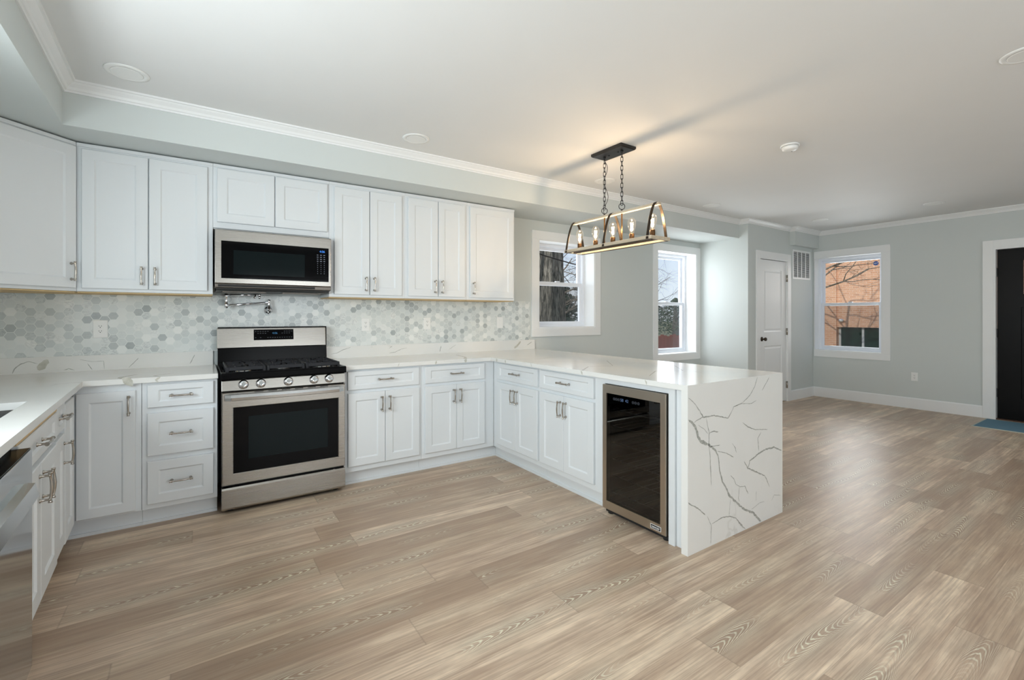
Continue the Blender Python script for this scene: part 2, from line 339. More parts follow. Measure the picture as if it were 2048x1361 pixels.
class MB:
    def __init__(s): s.v = []; s.f = []; s.mi = []; s.sm = []
    def add(s, vs, fs, mi=0, smooth=False):
        o = len(s.v); s.v += [tuple(p) for p in vs]
        for q in fs: s.f.append(tuple(i + o for i in q)); s.mi.append(mi); s.sm.append(smooth)
        return s
    def box(s, a, b, mi=0):
        x0, x1 = sorted((a[0], b[0])); y0, y1 = sorted((a[1], b[1])); z0, z1 = sorted((a[2], b[2]))
        return s.add([(x0,y0,z0),(x1,y0,z0),(x1,y1,z0),(x0,y1,z0),(x0,y0,z1),(x1,y0,z1),(x1,y1,z1),(x0,y1,z1)],
                     [(0,3,2,1),(4,5,6,7),(0,1,5,4),(1,2,6,5),(2,3,7,6),(3,0,4,7)], mi)
    def prism(s, poly, z0, z1, mi=0, axis='Z'):
        """extrude a polygon: axis Z takes (x,y), axis X takes (y,z), axis Y takes (x,z)"""
        def P(a, b, c): return {'Z': (a, b, c), 'X': (c, a, b), 'Y': (a, c, b)}[axis]
        n = len(poly); vs = [P(a, b, z0) for a, b in poly] + [P(a, b, z1) for a, b in poly]
        ar = sum(poly[i][0] * poly[(i+1) % n][1] - poly[(i+1) % n][0] * poly[i][1] for i in range(n))
        fl = (ar < 0) ^ (axis == 'Y')
        fs = [tuple(range(n))[::-1], tuple(range(n, 2*n))] + [(i, (i+1) % n, n + (i+1) % n, n + i) for i in range(n)]
        if fl: fs = [q[::-1] for q in fs]
        return s.add(vs, fs, mi)
    def loops(s, rings, cap0=True, cap1=True, mi=0, smooth=False, flip=False):
        n = len(rings[0]); vs = [p for r in rings for p in r]; fs = []
        for k in range(len(rings) - 1):
            for i in range(n):
                j = (i + 1) % n; fs.append((k*n+i, k*n+j, (k+1)*n+j, (k+1)*n+i))
        if flip: fs = [q[::-1] for q in fs]
        s.add(vs, fs, mi, smooth)
        c0 = tuple(range(n))[::-1]; c1 = tuple(range(n))
        o = len(s.v) - len(vs)
        for on, c, base in ((cap0, c0, 0), (cap1, c1, (len(rings)-1)*n)):
            if on:
                q = tuple(o + base + i for i in (c[::-1] if flip else c)); s.f.append(q); s.mi.append(mi); s.sm.append(False)
        return s
    def tube(s, pts, r, n=10, mi=0, closed=False, sx=1.0):
        """round tube through pts; r a number or list; sx squashes it along the second frame axis"""
        pts = [Vector(p) for p in pts]; N = len(pts); rings = []
        up = None
        for i, p in enumerate(pts):
            if closed: t = pts[(i+1) % N] - pts[i-1]
            else: t = pts[min(i+1, N-1)] - pts[max(i-1, 0)]
            t.normalize()
            if up is None:
                up = Vector((0, 0, 1)) if abs(t.z) < 0.9 else Vector((0, 1, 0))
            a = t.cross(up)
            if a.length < 1e-4: a = t.cross(Vector((1, 0, 0)))
            a.normalize(); b = a.cross(t).normalized(); up = b
            rr = r[i] if isinstance(r, (list, tuple)) else r
            rings.append([tuple(p + a * rr * math.cos(2*PI*k/n) + b * rr * sx * math.sin(2*PI*k/n)) for k in range(n)])
        if closed: rings.append(rings[0])
        return s.loops(rings, not closed, not closed, mi, True, flip=True)
    def lathe(s, c, prof, n=24, axis='Z', mi=0):
        """prof: list of (r, h) from bottom to top about an axis through c"""
        rings = []
        for r, h in prof:
            ring = []
            for k in range(n):
                a = 2*PI*k/n; x, y = max(r, 1e-5)*math.cos(a), max(r, 1e-5)*math.sin(a)
                q = {'Z': (x, y, h), 'Y': (x, h, -y), 'X': (h, x, y)}[axis]
                ring.append((c[0]+q[0], c[1]+q[1], c[2]+q[2]))
            rings.append(ring)
        return s.loops(rings, True, True, mi, True)
    def ball(s, c, r, n=16, mi=0, sz=1.0):
        pr = [(r*math.sin(PI*k/8), -r*sz*math.cos(PI*k/8)) for k in range(9)]
        return s.lathe(c, pr, n, 'Z', mi)
    def build(s, name, mats, parent=None, world=False, bevel=0.0, seg=2):
        me = bpy.data.meshes.new(name)
        vs = s.v
        if world and parent is not None:
            inv = Mx(ROOT.get(parent.name, parent)).inverted(); vs = [tuple(inv @ Vector(p)) for p in vs]
        me.from_pydata(vs, [], s.f); me.validate(); me.update()
        if not isinstance(mats, (list, tuple)): mats = [mats]
        for m in mats: me.materials.append(M[m] if isinstance(m, str) else m)
        if len(me.polygons) == len(s.f):
            me.polygons.foreach_set('material_index', s.mi); me.polygons.foreach_set('use_smooth', s.sm)
        o = bpy.data.objects.new(name, me); COL.objects.link(o)
        if parent is not None:
            o.parent = parent; ROOT[o.name] = ROOT.get(parent.name, parent)
        if bevel:
            b = o.modifiers.new('bevel', 'BEVEL'); b.width = bevel; b.segments = seg; b.limit_method = 'ANGLE'; b.angle_limit = math.radians(40)
        return o
ROOT = {}

def tag(o, label=None, cat=None, group=None, kind=None):
    if label: o['label'] = label
    if cat: o['category'] = cat
    if group: o['group'] = group
    if kind: o['kind'] = kind
    return o
def thing(name, loc, rz=0.0, label=None, cat=None, group=None, kind=None):
    o = bpy.data.objects.new(name, None); COL.objects.link(o); o.empty_display_size = 0.05
    o.location = loc; o.rotation_euler = (0, 0, rz)
    return tag(o, label, cat, group, kind)
def struct(name, mb, mats, world=True, **k):
    o = mb.build(name, mats, **k); o['kind'] = 'structure'; return o
def text_mesh(txt, name, size, mat, parent, loc, rot, depth=0.0004):
    """lettering as a mesh part; drawn in its local XY plane and centred"""
    cu = bpy.data.curves.new(name, 'FONT'); cu.body = txt; cu.size = size; cu.align_x = 'CENTER'; cu.align_y = 'CENTER'; cu.extrude = depth
    t = bpy.data.objects.new(name, cu); COL.objects.link(t)
    bpy.context.view_layer.update()
    me = bpy.data.meshes.new_from_object(t.evaluated_get(bpy.context.evaluated_depsgraph_get()))
    COL.objects.unlink(t); bpy.data.objects.remove(t)
    me.materials.clear(); me.materials.append(M[mat])
    o = bpy.data.objects.new(name, me); COL.objects.link(o); o.location = loc; o.rotation_euler = rot
    if parent: o.parent = parent; ROOT[o.name] = ROOT.get(parent.name, parent)
    return o

# ------------------------------------------------------------------ room shell
BACK_Y, RIGHT_X, CEIL = 4.232, 8.2, 2.625
TILT = math.radians(2.86)
L0 = Vector((-0.553, 3.546, 0)); LROT = PI/2 + TILT           # left run: local x runs away from the camera, local y into the left wall
LM = Matrix.Translation(L0) @ Matrix.Rotation(LROT, 4, 'Z')
def left(u, v, z=0.0): return LM @ Vector((u, v, z))

def wall_cells(mb, u0, u1, z0, z1, holes, t, place):
    us = sorted({u0, u1} | {h[0] for h in holes} | {h[1] for h in holes}); zs = sorted({z0, z1} | {h[2] for h in holes} | {h[3] for h in holes})
    for a, b in zip(us, us[1:]):
        for c, d in zip(zs, zs[1:]):
            m = ((a+b)/2, (c+d)/2)
            if any(h[0] < m[0] < h[1] and h[2] < m[1] < h[3] for h in holes): continue
            place(mb, a, b, c, d, t)
W1 = (3.21, 4.09, 1.144, 2.165); W2 = (5.292, 6.183, 0.731, 2.215); W3 = (2.566, 3.462, 0.737, 2.215)
DOOR2 = (0.49, 1.434, -0.001, 2.132)
W4 = (0.6, 2.6, 0.5, 2.1); W5 = (4.3, 6.5, 0.5, 2.1)
b = MB(); b.box((-2.2, FRONT_Y - 0.2, -0.12), (8.4, 4.45, 0)); struct('floor', b, 'floor')
b = MB(); b.box((-2.2, FRONT_Y - 0.2, CEIL), (8.4, 4.45, CEIL + 0.15)); struct('ceiling', b, 'ceil')
b = MB(); wall_cells(b, -2.2, 8.4, 0, CEIL, [W1, W2], 0.2, lambda mb, a, c, d, e, t: mb.box((a, BACK_Y, d), (c, BACK_Y + t, e)))
struct('wall_back', b, 'wall')
b = MB(); wall_cells(b, FRONT_Y, BACK_Y, 0, CEIL, [W3, DOOR2], 0.2, lambda mb, a, c, d, e, t: mb.box((RIGHT_X, a, d), (RIGHT_X + t, c, e)))
struct('wall_right', b, 'wall')
b = MB(); wall_cells(b, -2.2, 8.4, 0, CEIL, [W4, W5], 0.2, lambda mb, a, c, d, e, t: mb.box((a, FRONT_Y - t, d), (c, FRONT_Y, e)))
struct('wall_front', b, 'wall')
LW = 0.652                                                      # left wall face, behind the left worktop edge
WL = (-3.45, -1.25, 1.10, 2.05)
b = MB()
def lbox(mb, u0, u1, v0, v1, z0, z1, mi=0):
    o = len(mb.v); mb.box((u0, v0, z0), (u1, v1, z1), mi)
    mb.v[o:] = [tuple(LM @ Vector(p)) for p in mb.v[o:]]
wall_cells(b, -6.4, 0.9, 0, CEIL, [WL], 0.2, lambda mb, a, c, d, e, t: lbox(mb, a, c, LW, LW + t, d, e))
struct('wall_left', b, 'wall')
# closet block that juts into the room between the second and third window
BX, CY = 6.27, 3.48
CD = (6.565, 7.345, 0.0, 2.115)                                 # closet door slab opening
b = MB(); wall_cells(b, BX, RIGHT_X, 0, CEIL, [(CD[0], CD[1], -0.001, CD[3])], 0.1, lambda mb, a, c, d, e, t: mb.box((a, CY, d), (c, CY + t, e)))
b.box((BX, CY + 0.1, 0), (BX + 0.1, BACK_Y, CEIL)); struct('wall_closet', b, 'wall')
# soffit over the cabinets
SZ, SY = 2.376, 3.61
SA = math.radians(1.6)
sp = lambda y: -0.648 + math.tan(SA) * (SY - y)
b = MB(); b.prism([(-1.9, SY), (BX, SY), (BX, BACK_Y), (-1.9, BACK_Y)], SZ, CEIL)
b.prism([(-1.6, FRONT_Y), (sp(FRONT_Y), FRONT_Y), (sp(SY), SY), (-1.6, SY)], SZ, CEIL); struct('trim_soffit', b, 'wall')
# small bulkhead by the third window
KX, KY, KZ = 7.43, 3.40, 2.36
b = MB(); b.box((KX, KY, KZ), (RIGHT_X, CY, CEIL)); struct('trim_bulkhead', b, 'wall')

# crown moulding: one profile swept along each stretch
def crown(name, path, closed=False):
    """path of (x,y); the room lies to the right of the direction of travel"""
    prof = [(0.0, -0.062), (0.010, -0.062), (0.012, -0.052), (0.020, -0.049), (0.026, -0.036), (0.044, -0.020), (0.050, -0.012), (0.060, -0.010), (0.062, 0.0), (0, 0)]
    pts = [Vector((x, y, 0)) for x, y in path]; N = len(pts); rings = []
    for i, p in enumerate(pts):
        d0 = (pts[i] - pts[i-1]).normalized() if i > 0 else (pts[1] - pts[0]).normalized()
        d1 = (pts[i+1] - pts[i]).normalized() if i < N - 1 else d0
        n0 = Vector((d0.y, -d0.x, 0)); n1 = Vector((d1.y, -d1.x, 0)); n = (n0 + n1); n = n / max(0.3, n.dot(n0))
        rings.append([tuple(p + n * a + Vector((0, 0, CEIL + z))) for a, z in prof])
    mb = MB(); mb.loops(rings, True, True, 0, False, flip=False); return struct(name, mb, 'trim')
crown('trim_1', [(sp(FRONT_Y), FRONT_Y), (sp(SY), SY), (BX, SY), (BX, CY), (KX, CY), (KX, KY), (RIGHT_X, KY), (RIGHT_X, FRONT_Y)])
def board(name, path, h=0.15, t=0.016):
    prof = [(0, 0), (t, 0), (t, h - 0.012), (t - 0.006, h), (0, h)]
    pts = [Vector((x, y, 0)) for x, y in path]; rings = []
    for i, p in enumerate(pts):
        d0 = (pts[i] - pts[i-1]).normalized() if i > 0 else (pts[1] - pts[0]).normalized()
        d1 = (pts[i+1] - pts[i]).normalized() if i < len(pts) - 1 else d0
        n0 = Vector((d0.y, -d0.x, 0)); n1 = Vector((d1.y, -d1.x, 0)); n = (n0 + n1); n = n / max(0.3, n.dot(n0))
        rings.append([tuple(p + n * a + Vector((0, 0, z))) for a, z in prof])
    mb = MB(); mb.loops(rings, True, True, 0, False, flip=False); return struct(name, mb, 'trim')
board('baseboard_right', [(RIGHT_X, CY - 0.001), (RIGHT_X, 1.53)])
board('baseboard_right_front', [(RIGHT_X, 0.39), (RIGHT_X, FRONT_Y)])
board('baseboard_closet', [(7.445, CY), (RIGHT_X - 0.017, CY)])
board('baseboard_closet_left', [(BX, BACK_Y), (BX, CY)])
board('baseboard_back', [(3.2, BACK_Y), (BX - 0.017, BACK_Y)])
board('baseboard_front', [(8.18, FRONT_Y), (-1.2, FRONT_Y)])
# hexagon tile field on the back wall
b = MB(); b.box((-1.45, BACK_Y - 0.010, 1.018), (3.085, BACK_Y, 1.45)); struct('trim_tile_backsplash', b, 'hex')

# ------------------------------------------------------------------ windows (local x to the right, y outward, z up)
def window(name, loc, rz, w, z0, z1, cas=(1, 1, 1, 1), cw=0.097, depth=0.17, screen=True, rail=None):
    t = thing(name, loc, rz, kind='structure'); h0, h1 = z0, z1; zr = rail or (z0 + z1) / 2
    c = MB(); L = cw if cas[0] else 0; R = cw if cas[1] else 0; y = -0.018
    if cas[0]: c.box((-cw, y, h0), (0, 0, h1))
    if cas[1]: c.box((w, y, h0), (w + cw, 0, h1))
    c.box((-L, y, h1), (w + R, 0, h1 + cw)); c.box((-L, y, h0 - cw), (w + R, 0, h0))
    c.build('casing', 'trim', t, bevel=0.002)
    j = MB(); e = 0.012
    j.box((0, -0.012, h0), (e, depth, h1)); j.box((w - e, -0.012, h0), (w, depth, h1)); j.box((e, -0.012, h1 - e), (w - e, depth, h1)); j.box((e, -0.012, h0), (w - e, depth, h0 + e))
    j.build('jamb', 'trim', t)
    f = MB(); fw = 0.035; a, bb = depth - 0.005, depth + 0.085; x0, x1, q0, q1 = e, w - e, h0 + e, h1 - e
    f.box((x0, a, q0), (x0 + fw, bb, q1)); f.box((x1 - fw, a, q0), (x1, bb, q1)); f.box((x0 + fw, a, q1 - fw), (x1 - fw, bb, q1)); f.box((x0 + fw, a, q0), (x1 - fw, bb, q0 + fw * 0.7))
    f.build('frame', 'vinyl', t, bevel=0.002)
    def sash(nm, s0, s1, ya, yb, sw=0.045):
        s = MB(); X0, X1 = x0 + fw - 0.008, x1 - fw + 0.008
        s.box((X0, ya, s0), (X0 + sw, yb, s1)); s.box((X1 - sw, ya, s0), (X1, yb, s1)); s.box((X0 + sw, ya, s1 - sw), (X1 - sw, yb, s1)); s.box((X0 + sw, ya, s0), (X1 - sw, yb, s0 + sw))
        o = s.build(nm, 'vinyl', t, bevel=0.003)
        g = MB(); ym = (ya + yb) / 2 + 0.004
        g.add([(X0 + sw - .002, ym, s0 + sw - .002), (X1 - sw + .002, ym, s0 + sw - .002), (X1 - sw + .002, ym, s1 - sw + .002), (X0 + sw - .002, ym, s1 - sw + .002)], [(0, 1, 2, 3)])
        g.build('pane', 'glass', o); return o
    sash('upper_sash', zr - 0.02, q1 - fw + 0.008, depth + 0.045, depth + 0.075)
    lo = sash('lower_sash', q0 + fw * 0.7 - 0.008, zr + 0.025, depth + 0.010, depth + 0.040)
    k = MB(); k.box((w * 0.5 - 0.03, depth + 0.005, zr + 0.025), (w * 0.5 + 0.03, depth + 0.035, zr + 0.038)); k.build('sash_lock', 'vinyl', lo, bevel=0.003)
    if screen:
        g = MB(); ys = depth + 0.080; g.add([(x0 + fw, ys, q0 + 0.02), (x1 - fw, ys, q0 + 0.02), (x1 - fw, ys, zr), (x0 + fw, ys, zr)], [(0, 1, 2, 3)]); g.build('insect_screen', 'screen', t)
    return t
window('window_1', (W1[0], BACK_Y, 0), 0, W1[1] - W1[0], W1[2], W1[3], rail=1.675)
window('window_2', (W2[0], BACK_Y, 0), 0, W2[1] - W2[0], W2[2], W2[3], cas=(1, 1, 1, 1), cw=0.09, rail=1.465)
window('window_3', (RIGHT_X, W3[1], 0), -PI/2, W3[1] - W3[0], W3[2], W3[3], cas=(0, 1, 1, 1), depth=0.12, rail=1.465)
window('window_4', (W4[1], FRONT_Y, 0), PI, W4[1] - W4[0], W4[2], W4[3], depth=0.1, screen=False)
window('window_5', (W5[1], FRONT_Y, 0), PI, W5[1] - W5[0], W5[2], W5[3], depth=0.1, screen=False)
lw = left(WL[0], LW)
window('window_6', tuple(lw), LROT, WL[1] - WL[0], WL[2], WL[3], depth=0.1, screen=False)

# ------------------------------------------------------------------ closet door and entry door
def panel_slab(mb, w, h, panels, t=0.035, dep=0.008, mi=0):
    """slab x 0..w, front at y=0 with sunk, raised-centre panels (x0,x1,z0,z1)"""
    xs = sorted({0, w} | {p[0] for p in panels} | {p[1] for p in panels}); zs = sorted({0, h} | {p[2] for p in panels} | {p[3] for p in panels})
    for a, b_ in zip(xs, xs[1:]):
        for c, d in zip(zs, zs[1:]):
            hit = [p for p in panels if p[0] <= a and b_ <= p[1] and p[2] <= c and d <= p[3]]
            if not hit: mb.box((a, 0, c), (b_, t, d), mi)
    for x0, x1, z0, z1 in panels:
        R = lambda i, y: [(x0 + i, y, z0 + i), (x1 - i, y, z0 + i), (x1 - i, y, z1 - i), (x0 + i, y, z1 - i)]
        mb.loops([R(0, 0), R(0.014, dep), R(0.026, dep), R(0.045, 0.003)], False, True, mi)
t = thing('door_1', (CD[0], CY, 0), 0, kind='structure'); w_, h_ = CD[1] - CD[0], CD[3]
c = MB(); cw = 0.097
c.box((-cw, -0.018, 0), (0, 0, h_ + cw)); c.box((w_, -0.018, 0), (w_ + cw, 0, h_ + cw)); c.box((0, -0.018, h_), (w_, 0, h_ + cw)); c.build('casing', 'trim', t, bevel=0.002)
c = MB(); c.box((0, -0.01, 0), (0.012, 0.1, h_)); c.box((w_ - 0.012, -0.01, 0), (w_, 0.1, h_)); c.box((0.012, -0.01, h_ - 0.012), (w_ - 0.012, 0.1, h_)); c.build('jamb', 'trim', t)
s = MB(); dw = w_ - 0.034; dh = h_ - 0.034; pw = (0.12, dw - 0.12)
panel_slab(s, dw, dh, [(pw[0], pw[1], 0.22, 0.84), (pw[0], pw[1], 1.04, dh - 0.135)])
s.v = [(x + 0.017, y + 0.006, z + 0.014) for x, y, z in s.v]
slab = s.build('slab', 'trim', t)
k = MB(); k.lathe((0.075, 0.006, 0.955), [(0.032, 0), (0.032, -0.006), (0.026, -0.010), (0.011, -0.014), (0.010, -0.034), (0.021, -0.040), (0.027, -0.052), (0.024, -0.064), (0.012, -0.070)], 20, 'Y'); k.build('door_knob', 'bronze', slab)
for z in (0.25, 1.05, 1.85):
    k = MB(); k.box((w_ - 0.020, -0.008, z - 0.05), (w_ + 0.004, 0.012, z + 0.05)); k.tube([(w_ - 0.006, -0.010, z - 0.052), (w_ - 0.006, -0.010, z + 0.052)], 0.007, 8); k.build('hinge', 'nickel', t)

t = thing('door_2', (RIGHT_X, DOOR2[1], 0), -PI/2, kind='structure'); w_, h_ = DOOR2[1] - DOOR2[0], DOOR2[3]
c = MB(); cw = 0.095
c.box((-cw, -0.020, 0), (0, 0, h_ + cw)); c.box((w_, -0.020, 0), (w_ + cw, 0, h_ + cw)); c.box((0, -0.020, h_), (w_, 0, h_ + cw)); c.build('casing', 'trim', t, bevel=0.002)
c = MB(); e = 0.03; c.box((0, -0.015, 0), (e * .7, 0.19, h_)); c.box((w_ - e, -0.015, 0), (w_, 0.19, h_)); c.box((e * .7, -0.015, h_ - e * .7), (w_ - e, 0.19, h_)); c.build('jamb', 'trim', t)
s = MB(); dw = w_ - 0.058; dh = h_ - 0.03; D = [(0.20, dw - 0.20, 1.52, 1.97), (0.20, dw/2 - 0.05, 0.26, 1.38), (dw/2 + 0.05, dw - 0.20, 0.26, 1.38)]
panel_slab(s, dw, dh, D[1:] + [], 0.044, 0.012)
# cut the glazed light out by rebuilding the slab around it
s = MB(); xs = [0, 0.20, dw/2 - 0.05, dw/2 + 0.05, dw - 0.20, dw]; zs = [0, 0.26, 1.38, 1.52, 1.97, dh]
for i in range(5):
    for j in range(5):
        if j == 3 and 1 <= i <= 3: continue
        if j == 1 and i in (1, 3): continue
        s.box((xs[i], 0, zs[j]), (xs[i+1], 0.044, zs[j+1]))
for x0, x1, z0, z1 in D[1:]:
    R = lambda i, y: [(x0 + i, y, z0 + i), (x1 - i, y, z0 + i), (x1 - i, y, z1 - i), (x0 + i, y, z1 - i)]
    s.loops([R(0, 0), R(0.004, 0.012)], False, True)
s.v = [(x + 0.026, y + 0.055, z + 0.012) for x, y, z in s.v]
slab = s.build('slab', 'door_black', t)
fr = MB(); x0, x1, z0, z1 = D[0]; x0 += 0.026; x1 += 0.026; z0 += 0.012; z1 += 0.012
for a, b_, c_, d in ((x0, x0 + .02, z0, z1), (x1 - .02, x1, z0, z1), (x0 + .02, x1 - .02, z0, z0 + .02), (x0 + .02, x1 - .02, z1 - .02, z1)): fr.box((a, 0.047, c_), (b_, 0.090, d))
fr.build('light_frame', 'door_black', slab, bevel=0.002)
g = MB(); g.add([(x0 + .02, 0.078, z0 + .02), (x1 - .02, 0.078, z0 + .02), (x1 - .02, 0.078, z1 - .02), (x0 + .02, 0.078, z1 - .02)], [(0, 1, 2, 3)]); g.build('pane', 'glass', slab)
g = MB()
for k in range(1, 6): g.box((x0 + (x1 - x0) * k / 6 - .003, 0.072, z0 + .02), (x0 + (x1 - x0) * k / 6 + .003, 0.076, z1 - .02))
for k in (0.2, 0.5, 0.8): g.box((x0 + .02, 0.071, z0 + (z1 - z0) * k - .003), (x1 - .02, 0.077, z0 + (z1 - z0) * k + .003))
g.build('leading', 'blackm', slab)
for z in (0.33, 1.07, 1.83):
    k = MB(); k.box((0.004, 0.035, z - 0.05), (0.028, 0.056, z + 0.05)); k.tube([(0.024, 0.046, z - .055), (0.024, 0.046, z + .055)], 0.009, 8); k.build('hinge', 'blackm', t)
k = MB(); k.box((0, -0.005, 0), (w_, 0.19, 0.012)); k.build('threshold', 'threshold', t)

# ------------------------------------------------------------------ quartz worktops
def strip(mb, line, plane, eps=0.0006, mi=1, seed=0):
    """a vein: a strip of varying width along a polyline of (a, b, width); plane(a, b, lift) places it"""
    rnd = random.Random(seed); fine = []
    for (a, b_, w0), (c, d, w1) in zip(line, line[1:]):
        n = max(2, int(math.hypot(c - a, d - b_) / 0.012))
        for k in range(n):
            f = k / n; fine.append((a + (c - a) * f, b_ + (d - b_) * f, w0 + (w1 - w0) * f))
    fine.append(line[-1]); n = len(fine); vs = []
    for i, (a, b_, ww) in enumerate(fine):
        p, q = fine[max(0, i - 1)], fine[min(n - 1, i + 1)]; dx, dy = q[0] - p[0], q[1] - p[1]; L = math.hypot(dx, dy) or 1
        nx, ny = -dy / L, dx / L; wob = rnd.uniform(-.3, .3) * min(ww, 0.008); ww *= rnd.uniform(0.75, 1.4)
        if i in (0, n - 1): ww *= 0.3
        vs += [plane(a + nx * (ww/2 + wob), b_ + ny * (ww/2 + wob), eps), plane(a - nx * (ww/2 - wob), b_ - ny * (ww/2 - wob), eps)]
    mb.add(vs, [(2*i, 2*i+1, 2*i+3, 2*i+2) for i in range(n - 1)], mi)
ZT, ZB = 0.914, 0.883
XC, YC, YE, XB = 2.159, 3.546, 1.526, 3.164
WF = [[(2.165,0.728,.013),(2.192,0.715,.0139),(2.228,0.68,.014),(2.249,0.628,.0123),(2.271,0.6,.0177),(2.346,0.569,.0126),(2.408,0.532,.0091),(2.439,0.491,.0055),(2.45,0.415,.0074),(2.479,0.336,.0093),(2.519,0.29,.0075),(2.544,0.248,.0131),(2.611,0.195,.0114),(2.697,0.132,.0116),(2.805,0.082,.0119),(2.896,0.006,.0141)],
[(2.165,0.848,.0034),(2.213,0.817,.0044),(2.264,0.767,.0053),(2.294,0.73,.0089),(2.4,0.725,.0055),(2.471,0.709,.0055),(2.536,0.694,.0056),(2.569,0.723,.0047),(2.594,0.753,.0028),(2.706,0.77,.0019)],
[(2.294,0.73,.0053),(2.235,0.718,.0044),(2.213,0.708,.0026)],[(2.697,0.771,.0039),(2.769,0.803,.0039),(2.824,0.852,.004),(2.855,0.908,.003)],[(2.908,0.82,.004),(2.956,0.861,.0051),(2.996,0.897,.0031)],
[(2.594,0.753,.0019),(2.68,0.763,.0029),(2.787,0.752,.003),(2.842,0.766,.002)],[(2.689,0.649,.0029),(2.751,0.614,.0059),(2.824,0.588,.004),(2.976,0.568,.0031)],[(2.899,0.564,.004),(2.861,0.529,.005),(2.87,0.448,.004)],
[(2.747,0.365,.0049),(2.769,0.405,.0079),(2.87,0.435,.008),(2.956,0.446,.0081),(3.056,0.443,.0083),(3.15,0.408,.0063)],[(2.706,0.414,.0039),(2.747,0.365,.0078),(2.842,0.325,.008),(2.937,0.284,.0051),(2.966,0.253,.0061),(3.0,0.198,.0021)],
[(2.323,0.725,.0027),(2.335,0.679,.0036),(2.351,0.641,.0045),(2.349,0.569,.0036),(2.361,0.504,.0036),(2.364,0.44,.0063),(2.372,0.335,.0018)],[(2.351,0.632,.0036),(2.392,0.639,.0055),(2.439,0.628,.0064)],[(2.249,0.692,.0026),(2.308,0.66,.0027),(2.338,0.633,.0027)],
[(2.361,0.558,.0027),(2.455,0.55,.0046)],[(2.431,0.519,.0027),(2.511,0.497,.0037),(2.594,0.459,.0057)],[(2.577,0.543,.0019),(2.611,0.509,.0038),(2.623,0.478,.0048)],[(2.165,0.288,.006),(2.171,0.281,.0061),(2.257,0.232,.0053),(2.316,0.185,.0054)],
[(2.331,0.177,.0018),(2.372,0.113,.0036),(2.366,0.011,.0027)],[(2.377,0.121,.0036),(2.479,0.132,.0056),(2.552,0.122,.0047),(2.619,0.093,.0048),(2.68,0.035,.0096),(2.72,0.004,.0029)],[(2.561,0.221,.0019),(2.547,0.125,.0028)],
[(2.561,0.357,.0028),(2.594,0.332,.0038),(2.619,0.293,.0029),(2.662,0.27,.0038),(2.715,0.264,.0039),(2.751,0.208,.0059)],[(2.654,0.272,.0029),(2.645,0.207,.0038),(2.654,0.181,.0029)],[(2.842,0.208,.003),(2.838,0.144,.002)],
[(3.025,0.107,.0021),(3.056,0.137,.0031),(3.138,0.117,.0021)],[(2.787,0.106,.002),(2.88,0.125,.002),(2.937,0.122,.002)]]
UL = [[(-.988,.918,.0032),(-.98,.948,.0048),(-.952,.978,.0048),(-.915,.992,.0032),(-.875,.976,.0024)],[(-.872,.935,.030),(-.849,.965,.036),(-.828,1.0,.032)],[(-.751,.925,.0025),(-.726,.936,.0042),(-.696,.92,.0025)],
[(-.671,.991,.0025),(-.608,.975,.0017),(-.55,.976,.0026),(-.547,.92,.0017)],[(-.633,.964,.0025),(-.608,.92,.0034)],[(-.417,.921,.0026),(-.362,.988,.0036)],[(-.063,.929,.0047),(-.032,.995,.0038)]]
UR = [[(.943,.955,.0023),(.993,.961,.0035),(1.038,.985,.0035),(1.112,1.008,.0024)],[(1.46,.94,.0031),(1.517,.947,.0037),(1.575,.972,.0031),(1.634,.983,.0019)],[(1.457,.983,.0025),(1.489,1.005,.0049)],
[(1.973,.931,.007),(1.985,.987,.007)],[(2.074,.948,.0028),(2.153,.995,.0029)],[(2.868,.93,.0156),(2.922,.968,.0219),(2.952,1.005,.020)],[(3.038,.956,.0048),(3.107,.994,.0048)]]

t = thing('worktop', (XC + 0.5, YC, ZB), 0, 'white quartz worktop right of the range with peninsula and waterfall end', 'worktop')
m = MB(); m.prism([(0.890, YC), (XC, YC), (XC, YE + 0.04), (XB, YE + 0.04), (XB, BACK_Y - .002), (0.890, BACK_Y - .002)], ZB, ZT)
for k, (ln, wv) in enumerate([([(1.9, YC, .03), (1.985, 3.7, .02), (2.02, 3.95, .015)], 0), ([(2.159, 3.3, .01), (2.4, 3.18, .006), (2.7, 3.25, .004)], 0), ([(2.16, 2.35, .012), (2.36, 2.5, .008), (2.55, 2.44, .005), (2.8, 2.75, .006)], 0),
        ([(2.3, 1.9, .004), (2.55, 2.05, .009), (2.72, 1.96, .005), (2.95, 2.2, .004)], 0), ([(2.2, 3.0, .004), (2.5, 2.85, .004), (2.62, 2.6, .003)], 0)]):
    strip(m, ln, lambda a, b_, e: (a, b_, ZT + e), mi=1, seed=40 + k)
for k, (y_, w_) in enumerate(((3.3, .012), (2.93, .006), (2.35, .016), (1.80, .01), (3.44, .02))): strip(m, [(y_, ZB + .002, w_), (y_ + .01, ZT - .002, w_)], lambda a, b_, e: (XC - e, a, b_), mi=1, seed=60 + k)
for k, (x_, w_) in enumerate(((1.30, .006), (1.62, .012), (1.90, .03))): strip(m, [(x_, ZB + .002, w_), (x_ + .012, ZT - .002, w_)], lambda a, b_, e: (a, YC - e, b_), mi=1, seed=70 + k)
m.build('top', ['quartz', 'vein2'], t, True)
m = MB(); m.box((0.890, 4.212, ZT), (3.15, BACK_Y - .0105, 1.018))
for k, l in enumerate(UR): strip(m, l, lambda a, b_, e: (a, 4.212 - e, b_), seed=k, mi=2 if k == 5 else 1)
m.build('upstand', ['quartz', 'vein', 'vein2'], t, True)
m = MB(); m.box((XC, YE, 0.0), (XB, YE + 0.04, ZT))
for k, l in enumerate(WF): strip(m, l, lambda a, b_, e: (a, YE - e, b_), seed=k)
m.build('waterfall_panel', ['quartz', 'vein'], t, True)

